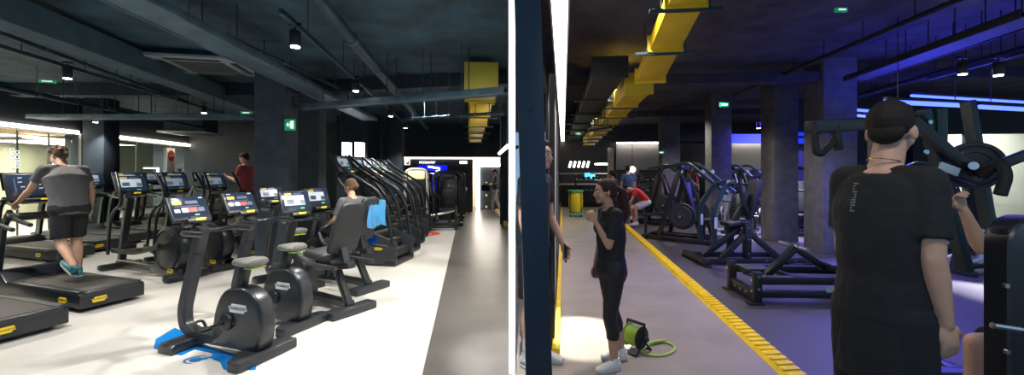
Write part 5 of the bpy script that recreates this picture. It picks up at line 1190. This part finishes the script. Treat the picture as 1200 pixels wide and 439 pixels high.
# bench for the lying person
t = thing('flat_bench', 'low bench with black legs under the lying person on the right', 'bench', P3(1150, 200, 7.0) * V((1, 1, 0)), .2)
b = MB(); b.box((0, 0, .44), (1.3, .32, .09), bev=.03); b.build('bench_pad', M_pad, t)
b = MB(); b.bar((-.6, -.3, .05), (-.6, .3, .05), .08); b.bar((.55, -.3, .05), (.55, .3, .05), .08); b.bar((-.6, 0, .05), (-.5, 0, .4), .08); b.bar((.55, 0, .05), (.5, 0, .4), .08); b.bar((-.6, 0, .1), (.55, 0, .1), .08); b.build('bench_frame', M_frame_black, t)
# ---------------------------------------------------------------- racks behind
def dumbbell_rack(label, loc, rz, grp, seed):
    t = thing('dumbbell_rack', label, 'weight rack', loc, rz, grp); b = MB()
    for s in (-1, 1): b.bar((s * .9, .25, 0), (s * .9, .0, 1.5), .07, .09); b.bar((s * .9, -.3, .04), (s * .9, .35, .04), .07, .07)
    for z, y in ((.35, -.02), (.8, .05), (1.25, .1)): b.box((0, y, z), (1.8, .3, .04), (.25, 0, 0), .008)
    b.build('rack_frame', M_frame_black, t); return t
g = 'dumbbell racks at the back'
RK = [dumbbell_rack('dumbbell rack against the end wall right of the service counter', dp(699, 200, 18.6) * V((1, 1, 0)), AR, g, 1), dumbbell_rack('dumbbell rack standing before the lit end wall behind the red topped person', dp(765, 200, 18.2) * V((1, 1, 0)), AR - .3, g, 2)]
gd = 'dumbbells on the racks'
def dumbbell(label, loc, rz):
    t = thing('dumbbell', label, 'dumbbell', loc, rz, gd); b = MB(); b.cyl((0, -.06, 0), (0, .06, 0), .016, None, 10); b.build('grip', M_steel, t)
    for s in (-1, 1): b = MB(); b.cyl((0, s * .06, 0), (0, s * .14, 0), .065, None, 12, .012); b.build('head', M_rubber, t)
    return t
db = None
for i, r in enumerate(RK):
    Rm = Matrix.Rotation(r.rotation_euler.z, 4, 'Z')
    for row, (z, y) in enumerate(((.445, -.02), (.895, .05), (1.345, .1))):
        for k in range(8):
            p = r.location + Rm @ V((-.75 + k * .21, y, z)); lab = 'black dumbbell on the %s of the rack %s' % (('bottom shelf', 'middle shelf', 'top shelf')[row], 'by the service counter' if i == 0 else 'before the lit end wall')
            gg = gd + (' by the counter, ' if i == 0 else ' by the lit wall, ') + ('bottom', 'middle', 'top')[row]
            if db is None: db = dumbbell(lab, p, r.rotation_euler.z); db['group'] = gg
            else: copy_of(db, lab, p, r.rotation_euler.z, gg)
# bumper plate stands: upright poles with plates (weight trees)
def weight_tree(label, loc, rz, grp=None):
    t = thing('weight_tree', label, 'weight rack', loc, rz, grp)
    b = MB(); b.bar((-.3, -.3, .05), (-.3, .3, .05), .07); b.bar((.3, -.3, .05), (.3, .3, .05), .07); b.bar((-.3, 0, .05), (0, 0, 1.7), .07); b.bar((.3, 0, .05), (0, 0, 1.7), .07); b.build('stand', M_frame_black, t)
    for s, z, r in ((-1, .5, .22), (1, .5, .22), (-1, 1., .2), (1, 1., .18), (-1, 1.4, .13), (1, 1.4, .14)):
        x = s * .3 * (1.7 - z) / 1.65; b = MB(); disc_plate(b, (x, -.16, z), r, .1, (0, 1, 0)); o = b.build('weight_plate', M_plate, t); b = MB(); b.cyl((x, -.3, z), (x, .02, z), .024, None, 12); b.build('peg', M_steel, o)
    return t
wt = weight_tree('weight tree loaded with plates, left of the far pillar', dp(748, 200, 15.9) * V((1, 1, 0)), -.2, 'weight trees')
copy_of(wt, 'weight tree behind the tall ponytailed woman, beside the two standing people', dp(741, 200, 17.) * V((1, 1, 0)), .3, 'weight trees'); copy_of(wt, 'weight tree between the third and fourth pillars', dp(945, 200, 12.6) * V((1, 1, 0)), .5, 'weight trees'); copy_of(wt, 'weight tree between the second and third pillars at the back', dp(887, 200, 13.) * V((1, 1, 0)), -.3, 'weight trees')
b = MB(); b.bar((0, 0, .5), (1.5, -.2, .6), .07); b.bar((.1, 0, 0), (.1, 0, .5), .06); b.bar((1.4, -.2, 0), (1.4, -.2, .58), .06); o = b.build('barrier_rail', M_frame_black, None, dp(752, 200, 11.2) * V((1, 1, 0))); tag(o, 'low black rail standing along the kerb behind the ponytailed woman', 'rail')
# cable reel and its cable
t = thing('cable_reel', 'lime green cable reel on a black stand by the woman\'s feet', 'cable reel', (1.13, 3.92, 0), -.9); t.scale = (.72,) * 3
M_lime = mat('lime_cable', (.4, .56, .09), .45)
b = MB(); Mx = Matrix.Translation((0, 0, .19)) @ Matrix.Rotation(PI / 2, 4, 'Y')
b.lathe([(0, -.085), (.1, -.085), (.1, -.08)] + [(.1 + .012 * (1 + math.cos(k * PI)), -.08 + k * .016) for k in range(11)] + [(.1, .085), (0, .085)], 28, Mx); b.build('wound_cable', M_lime, t)
for s in (-1, 1):
    b = MB(); b.lathe([(0, s * .1 - .008), (.05, s * .1 - .008), (.135, s * .1 - .006), (.145, s * .1), (.135, s * .1 + .006), (.05, s * .1 + .008), (0, s * .1 + .008)], 32, Mx); b.build('flange', mat('reel_green', (.22, .34, .06), .45) if s < 0 else M_rubber, t)
b = MB()
for s in (-1, 1): b.tube(fillet([(s * .13, -.16, .012), (s * .13, -.05, .1), (s * .13, 0, .2), (s * .13, .02, .36)], .05), .012, 10); b.tube(fillet([(s * .13, .16, .012), (s * .13, .06, .1), (s * .13, 0, .2)], .05), .012, 10)
b.cyl((-.13, .02, .36), (.13, .02, .36), .02, None, 14); b.cyl((-.13, -.16, .012), (.13, -.16, .012), .012, None, 10); b.cyl((-.13, .16, .012), (.13, .16, .012), .012, None, 10); b.build('stand', M_rubber, t)
b = MB(); b.cyl((.14, 0, .19), (.19, 0, .19), .03, None, 14); b.build('crank_knob', M_serv, t)
pts = [fl(752, 410, .03), fl(760, 404, .012), fl(775, 400, .012), fl(789, 404, .012), fl(789, 411, .012), fl(775, 416, .012), fl(756, 414, .012), fl(752, 407, .02), fl(762, 401, .03), fl(780, 398, .03)]
b = MB(); b.tube(spline(pts, 8), .011, 8); tag(b.build('power_cable', M_lime), 'loop of lime green cable lying on the walkway beside the reel', 'cable')
# ================================================================= the people of the cardio hall
hd = heading(-.945, .33)
man, J = person('curly haired man in charcoal shirt and black shorts walking on a treadmill', (-5.78, 5.58, .24), hd, 1.74,
    dict(lean=.16, bend=.22, head=(-.25, 0, .15), ua_l=(-.2, .45, -.85), fa_l=(-.1, .75, -.55), ua_r=(.28, -.05, -1), fa_r=(.1, .25, -1), th_r=(.04, .22, -1), sh_r=(0, -.1, -1), th_l=(-.04, -.05, -1), sh_l=(0, -.75, -.75), toe_l=-.7, pn_l=(.2, -.3, -1), pn_r=(-1, 0, 0), curl_l=.5),
    SK_A, C_grey, C_navy, 'shorts', M_shoe_t, 'curly', H_brown, None, .013, girth=1.22, sleeve=.6)
person('man in a maroon T-shirt looking at his phone beside the column', (-5.97, 9.58, .245), heading(-1, .12), 1.76,
    dict(head=(-.35, 0, 0), ua_l=(-.1, .25, -1), fa_l=(.2, .95, .35), ua_r=(.1, .2, -1), fa_r=(-.25, .95, .3), pn_l=(.3, -.2, 1), pn_r=(-.3, -.2, 1), curl_l=.5, curl_r=.5), SK_C, C_red, C_black, 'trousers', M_shoe_d, 'short', H_dark, None, .016)
o_ = bpy.context
rcy = rb2.location; hr = rb2.rotation_euler.z
Rb = Matrix.Rotation(hr, 4, 'Z')
_, J = person('person with tied brown hair in a charcoal shirt sitting on a recumbent bike', V(rcy) + Rb @ V((0, -.22, 0)), hr, 1.6,
    dict(lean=-.28, bend=.25, head=(-.3, 0, .3), ua_l=(-.15, .35, -.9), fa_l=(.25, .8, -.35), ua_r=(.15, .35, -.9), fa_r=(-.25, .8, -.35), th_l=(-.08, .95, .12), sh_l=(0, .45, -.9), th_r=(.08, .95, .02), sh_r=(0, .7, -.75), pn_l=(.3, 0, -1), pn_r=(-.3, 0, -1)), SK_A, C_grey, C_navy, 'trousers', M_shoe_d, 'bun', H_brown, None, .014, seated=.76, sleeve=.75)
TOWEL.location = V(rcy) + Rb @ V((.1, -.62, 1.22)); TOWEL.rotation_euler = (0, 0, hr)
TOWEL2.location = V(rcy) + Rb @ V((.26, -.25, .7)); TOWEL2.rotation_euler = (0, 0, hr + PI / 2)
_, J = person('person in a slate top and white trousers walking through the lobby with a black bag', dp(580.5, 200, 16.9) * V((1, 1, 0)), heading(-1, -.25), 1.68,
    dict(head=(-.15, 0, 0), ua_l=(-.2, .2, -1), fa_l=(.2, .9, .05), ua_r=(.2, .2, -1), fa_r=(-.2, .9, .0), th_l=(-.02, .32, -1), sh_l=(0, .02, -1), th_r=(.02, -.18, -1), sh_r=(0, -.45, -1), toe_r=-.3), SK_C, C_slate, C_white, 'trousers', M_shoe_w, 'short', H_dark, None, .02)
b = MB(); c = J['WL'] * .5 + J['WR'] * .5; b.box(c + V((-.1, -.02, -.14)), (.34, .18, .26), bev=.07, seg=3); o = b.build('handbag', M_rubber); tag(o, 'black bag carried in front by the walking person in white trousers', 'bag')
b = MB(); b.tube(fillet([c + V((-.2, 0, -.04)), c + V((-.16, 0, .05)), c + V((-.04, 0, .05)), c + V((0, 0, -.04))], .03), .01, 8); b.build('strap', M_black, o)
# ================================================================= the people of the weights hall
wm, J = person('woman with a long ponytail in a black T-shirt and cropped leggings, hand at her mouth', (.84, 3.62, 0), heading(-1, -.16), 1.545,
    dict(lean=.0, bend=.03, head=(0, 0, -.08), ua_l=(-.08, .32, -1), fa_l=(.22, .5, 1), ua_r=(.05, .1, -1), fa_r=(-.05, .25, -1), th_l=(-.02, .12, -1), sh_l=(0, -.1, -1), th_r=(.02, -.12, -1), sh_r=(0, -.22, -1), pn_l=(.5, -.2, 0), pn_r=(-.5, -.3, 0), curl_l=.85, curl_r=.8), SK_B, C_black, C_legg, 'capri', M_shoe_w, 'ponytail', H_long, None, .0085, female=True, sleeve=.78, girth=1.16, shk_=.95)
mm, J = person('man in a black T-shirt and shorts standing half hidden behind the steel post', (.2, 3.66, 0), heading(.8, -.6), 1.86,
    dict(head=(0, 0, .0), ua_l=(-.1, .1, -1), fa_l=(.0, .5, -.9), ua_r=(.06, -.02, -1), fa_r=(-.05, .2, -.9), pn_l=(1, 0, 0), pn_r=(-1, 0, 0), curl_r=.6, curl_l=.55), SK_A, C_black, C_navy, 'shorts', M_shoe_w, 'short', H_brown, C_white, .011, girth=.8, shk_=.88, sleeve=.6)
b = MB(); c = J['WL'] + J['dl'] * .08 + J['x'] * .025; b.box(c, (.012, .075, .15), (.25, 0, .2), .006); o = b.build('mobile_phone', M_black); tag(o, 'black mobile phone in the hand of the man behind the post', 'phone')
b = MB(); b.ell(c + V((.008, -.02, .05)), (.006, .008, .008)); b.build('camera_lens', M_steel, o)
b = MB(); a = J['nk'] + J['fc'] * .1; pts = [J['hc'] + J['x'] * .085 + J['fc'] * .02, J['nk'] + J['x'] * .1 + J['fc'] * .1, J['chest'] + J['x'] * .11 + J['fc'] * .15, J['hip'] + J['x'] * .15 + J['fc'] * .17 + V((0, 0, .12)), J['hip'] + J['x'] * .13 + J['fc'] * .17, J['hip'] + J['x'] * .17 + J['fc'] * .15 - V((0, 0, .12))]
b.tube(spline(pts, 8), .0035, 6); tag(b.build('earphone_wire', M_white), 'thin white earphone wire hanging down the front of the man behind the post', 'wire')
yy = 1.95; rz_ = heading(1.3, .52)
bm_, J = person('tall broad backed man in a black T-shirt seen from behind', ((1033 - 600) * yy / FPX, yy, 0), rz_, 1.915,
    dict(lean=.03, head=(-.05, 0, .22), ua_l=(-.1, .12, -1), fa_l=(-.02, .3, -1), ua_r=(.12, -.12, -1), fa_r=(.06, .2, -1), pn_l=(1, .2, 0), pn_r=(-.9, .3, 0), curl_r=.35), SK_A, C_black, C_navy, 'trousers', M_shoe_d, 'short', H_dark, None, .0075, sleeve=.74, girth=.98, shk_=.78, hem=.2)
# vertical reflective lettering between the shoulder blades
Rq = Matrix((J['x'], J['u'], -J['fc'])).transposed().to_4x4(); Rq.translation = J['chest'] + J['u'] * .09 - J['fc'] * .135 - J['x'] * .115
from mathutils.bvhtree import BVHTree
sh_ = [c for c in bm_.children if c.name.startswith('shirt')][0]; Ri = Matrix.Rotation(-rz_, 4, 'Z'); Lc = Ri @ (J['chest'] - bm_.location); Lx, Lu, Lf = Ri @ J['x'], Ri @ J['u'], Ri @ J['fc']
bvh = BVHTree.FromPolygons([v.co for v in sh_.data.vertices], [p.vertices[:] for p in sh_.data.polygons]); b = MB(); rn = random.Random(5)
for k in range(11):
    for j in range(2):
        o_ = Lc + Lu * (.15 - k * .0125) + Lx * (-.062 + j * .011) - Lf * .5; hit = bvh.ray_cast(o_, Lf)
        if hit[0] is not None and rn.random() < .85: b.box(hit[0] + hit[1] * .0006, (.009, .002, .0075), Matrix((Lx, Lf, Lu)).transposed())
b.build('shirt_print', mat('reflective_print', (.2, .2, .21), .4), sh_)
b = MB(); c = J['nk'] - J['u'] * .012
pts = [c + J['x'] * .062 * math.cos(t) + J['fc'] * (.064 * math.sin(t) - .004) + J['u'] * (.02 - .012 * math.sin(t)) for t in [k * 2 * PI / 24 for k in range(24)]]
b.tube(pts, .0025, 6, True); tag(b.build('necklace', mat('gold_chain', (.7, .5, .2), .25, metal=1.)), 'thin gold chain round the neck of the broad backed man', 'necklace')
hs = 1.02
_, J = person('person seated at the right edge gripping a machine handle, one bare knee raised', ((1268 - 600) * 2.2 / FPX, 2.2, 0), heading(-1, -.08), 1.75,
    dict(lean=-.15, head=(0, 0, 0), ua_l=(-.2, .9, -.15), fa_l=(.1, .5, .85), ua_r=(.35, .9, -.1), fa_r=(.0, .45, .9), th_l=(-.1, 1, .1), sh_l=(0, .1, -1), th_r=(.1, 1, .05), sh_r=(0, .1, -1), curl_l=.9, curl_r=.9), SK_A, C_black, C_navy, 'shorts', M_shoe_d, 'short', H_dark, None, .011, seated=.72)
_, J = person('person lying on the low bench on the right with bare legs and a white trainer', ((1168 - 600) * 7. / FPX, 7.05, 0), heading(-1, -.1), 1.7,
    dict(lean=-8., head=(0, 0, 0), ua_l=(-.6, .3, .7), fa_l=(.1, .2, 1), ua_r=(.6, .3, .7), fa_r=(-.1, .2, 1), th_l=(-.15, 1, .15), sh_l=(0, .1, -1), th_r=(.15, 1, .1), sh_r=(0, .25, -1)), SK_A, C_black, C_tred, 'shorts', M_shoe_w, 'short', H_dark, C_white, .016, seated=.62)
_, J = person('person in a navy blue T-shirt standing with their back turned in the distance', dp(736, 200, 14.4) * V((1, 1, 0)), heading(.1, 1), 1.78, dict(), SK_B, C_blue, C_navy, 'shorts', M_shoe_w, 'short', H_dark, None, .018)
_, J = person('dark haired person in black standing just left of the navy blue T-shirt', dp(718, 200, 12.) * V((1, 1, 0)), heading(-.6, .8), 1.62, dict(head=(-.2, 0, .2)), SK_B, C_black, C_navy, 'trousers', M_shoe_d, 'bun', H_dark, None, .018)
_, J = person('person in a bright red T-shirt and white shorts bending forward by the machines', dp(757, 200, 12.7) * V((1, 1, 0)), heading(-1, -.1), 1.75, dict(lean=.75, bend=.5, head=(-.3, 0, 0), ua_l=(-.1, .5, -1), fa_l=(.1, .5, -.8), ua_r=(.1, .5, -1), fa_r=(-.1, .5, -.8), th_l=(-.1, .9, -.4), sh_l=(0, -.1, -1), th_r=(.1, .8, -.5), sh_r=(0, -.1, -1)), SK_A, C_tred, C_white, 'shorts', M_shoe_w, 'short', H_dark, None, .018)
_, J = person('person in a red sleeveless top far behind the plate loaded machine', dp(811, 200, 17.2) * V((1, 1, 0)), heading(-.3, -1), 1.78, dict(), SK_A, C_tred, C_navy, 'shorts', M_shoe_w, 'short', H_brown, None, .02)
# ================================================================= lights
w = bpy.data.worlds.new('world'); SC.world = w; w.use_nodes = True
w.node_tree.nodes['Background'].inputs['Color'].default_value = (.35, .55, .8, 1); w.node_tree.nodes['Background'].inputs['Strength'].default_value = .7
def lamp(name, kind, loc, energy, col=(1, 1, 1), target=None, **kw):
    l = bpy.data.lights.new(name, kind); l.energy = energy; l.color = col
    for k, v in kw.items(): setattr(l, k, v)
    o = bpy.data.objects.new(name, l); COL.objects.link(o); o.location = loc
    if target is not None: o.rotation_euler = (V(target) - V(loc)).to_track_quat('-Z', 'Y').to_euler()
    return o
WARM = (1., .94, .84)
lamp('spot_lamp', 'SPOT', (-5.2, 4.7, 3.2), 800, (1., .93, .82), (-5.85, 5.7, 1.3), spot_size=.9, spot_blend=.5, shadow_soft_size=.06)
for p in SPOTS: lamp('spot_lamp', 'SPOT', p - V((0, 0, .05)), 220, WARM, p - V((0, 0, 3)), spot_size=1.9, spot_blend=.6, shadow_soft_size=.06)
for x, y, e in ((-1.9, 2.9, 260), (-1.0, 4.9, 620), (-4.4, 3.8, 260), (-1.5, 8.2, 260), (-6.8, 4.8, 330), (-3.4, 6.6, 220)):
    lamp('spot_lamp', 'SPOT', (x, y, 3.1), e, WARM, (x - .2, y + .3, 0), spot_size=1.9, spot_blend=.6, shadow_soft_size=.04)
# studio behind the left glass
for t, o1 in ((wpt(50), -2.2), (wpt(170), -2.2)): p = wp(t, 2.5, o1); lamp('studio_lamp', 'AREA', p, 500, (1., .95, .8), p - V((0, 0, 2)), size=2.5)
# lobby
p = L((LP + LR) / 2 + .1, BK + 1.6, 2.4); lamp('lobby_lamp', 'AREA', p, 150, WARM, p - V((0, 0, 2)), size=1.)
# weights hall
COOL = (.72, .68, 1.); RW = (1., .88, .74)
for x, y, e, c in ((1.4, 4.6, 260, RW), (2.2, 8.5, 260, RW), (2.6, 13., 300, RW), (2.8, 17.5, 300, RW), (5.0, 6.6, 260, COOL), (6.4, 9., 300, COOL), (4.4, 9.4, 220, RW), (5., 13., 260, RW), (9., 9.5, 400, COOL), (7.5, 12.5, 260, COOL), (3.6, 5.4, 150, COOL)):
    lamp('spot_lamp', 'SPOT', (x, y, 3.6), e, c, (x, y + .2, 0), spot_size=2.2, spot_blend=.7, shadow_soft_size=.1)
lamp('spot_lamp', 'SPOT', (6.0, 5.5, 3.6), 22000, (.95, .92, 1.), (6.05, 5.5, 0), spot_size=.62, spot_blend=.4, shadow_soft_size=.06)
lamp('spot_lamp', 'SPOT', (.78, 5.3, 3.0), 1500, (1., .95, .86), (.7, 4.3, 0), spot_size=.36, spot_blend=.3, shadow_soft_size=.05)
lamp('spot_lamp', 'SPOT', (1.3, .6, 3.5), 90, RW, (1.7, 2.4, 1.2), spot_size=1.5, spot_blend=.7, shadow_soft_size=.15)
lamp('blue_lamp', 'AREA', (5.5, 6.3, 2.4), 120, (.1, .08, 1.), (5.0, 6., 0), size=2.5)
lamp('blue_lamp', 'AREA', (6.6, 6.8, 2.75), 40, (.05, .06, 1.), (6.6, 6.8, 3.9), size=1.8)
lamp('blue_lamp', 'AREA', (8.5, 12, 2.6), 320, (.1, .08, 1.), (8, 11.5, 0), size=3.)
lamp('spot_lamp', 'SPOT', (6.6, 11.2, 3.6), 2500, (.9, .88, 1.), (6.6, 11.2, 0), spot_size=.9, spot_blend=.5, shadow_soft_size=.08)
lamp('blue_lamp', 'AREA', (7.5, 7, 2.3), 30, (.06, .06, 1.), (7.4, 7.1, 3.9), size=2.5)
for la in (10, 14): p = Rr(la, SR_ + 1.6, 3.5); lamp('studio_lamp', 'AREA', p, 500, (1, .97, .9), p - V((0, 0, 2)), size=2.)
# added unseen lamps that whiten the end of the partition
for z, e, tz, ss in ((3.58, 300, 2.95, .9), (3.5, 700, 2.0, .5), (3.5, 2300, .8, .36)):
    lamp('spot_lamp', 'SPOT', (.0, 2.35, min(z, 3.42)), e, (1, 1, 1), (0, 3.45, tz), spot_size=ss, spot_blend=.8, shadow_soft_size=.03)
# ================================================================= camera, view
cam = bpy.data.cameras.new('camera'); co = bpy.data.objects.new('camera', cam); COL.objects.link(co)
co.location = (0, 0, EYE); co.rotation_euler = (PI / 2, 0, 0)
cam.sensor_width = 36; cam.lens = 36 * FPX / 1200; cam.shift_y = -19.5 / 1200; cam.clip_start = .05; cam.clip_end = 200
SC.camera = co
SC.view_settings.view_transform = 'Standard'; SC.view_settings.look = 'None'; SC.view_settings.gamma = 1; SC.view_settings.exposure = 0
SC.view_settings.use_curve_mapping = False
SC.cycles.use_denoising = True
SC.cycles.max_bounces = 6; SC.cycles.sample_clamp_indirect = 4.
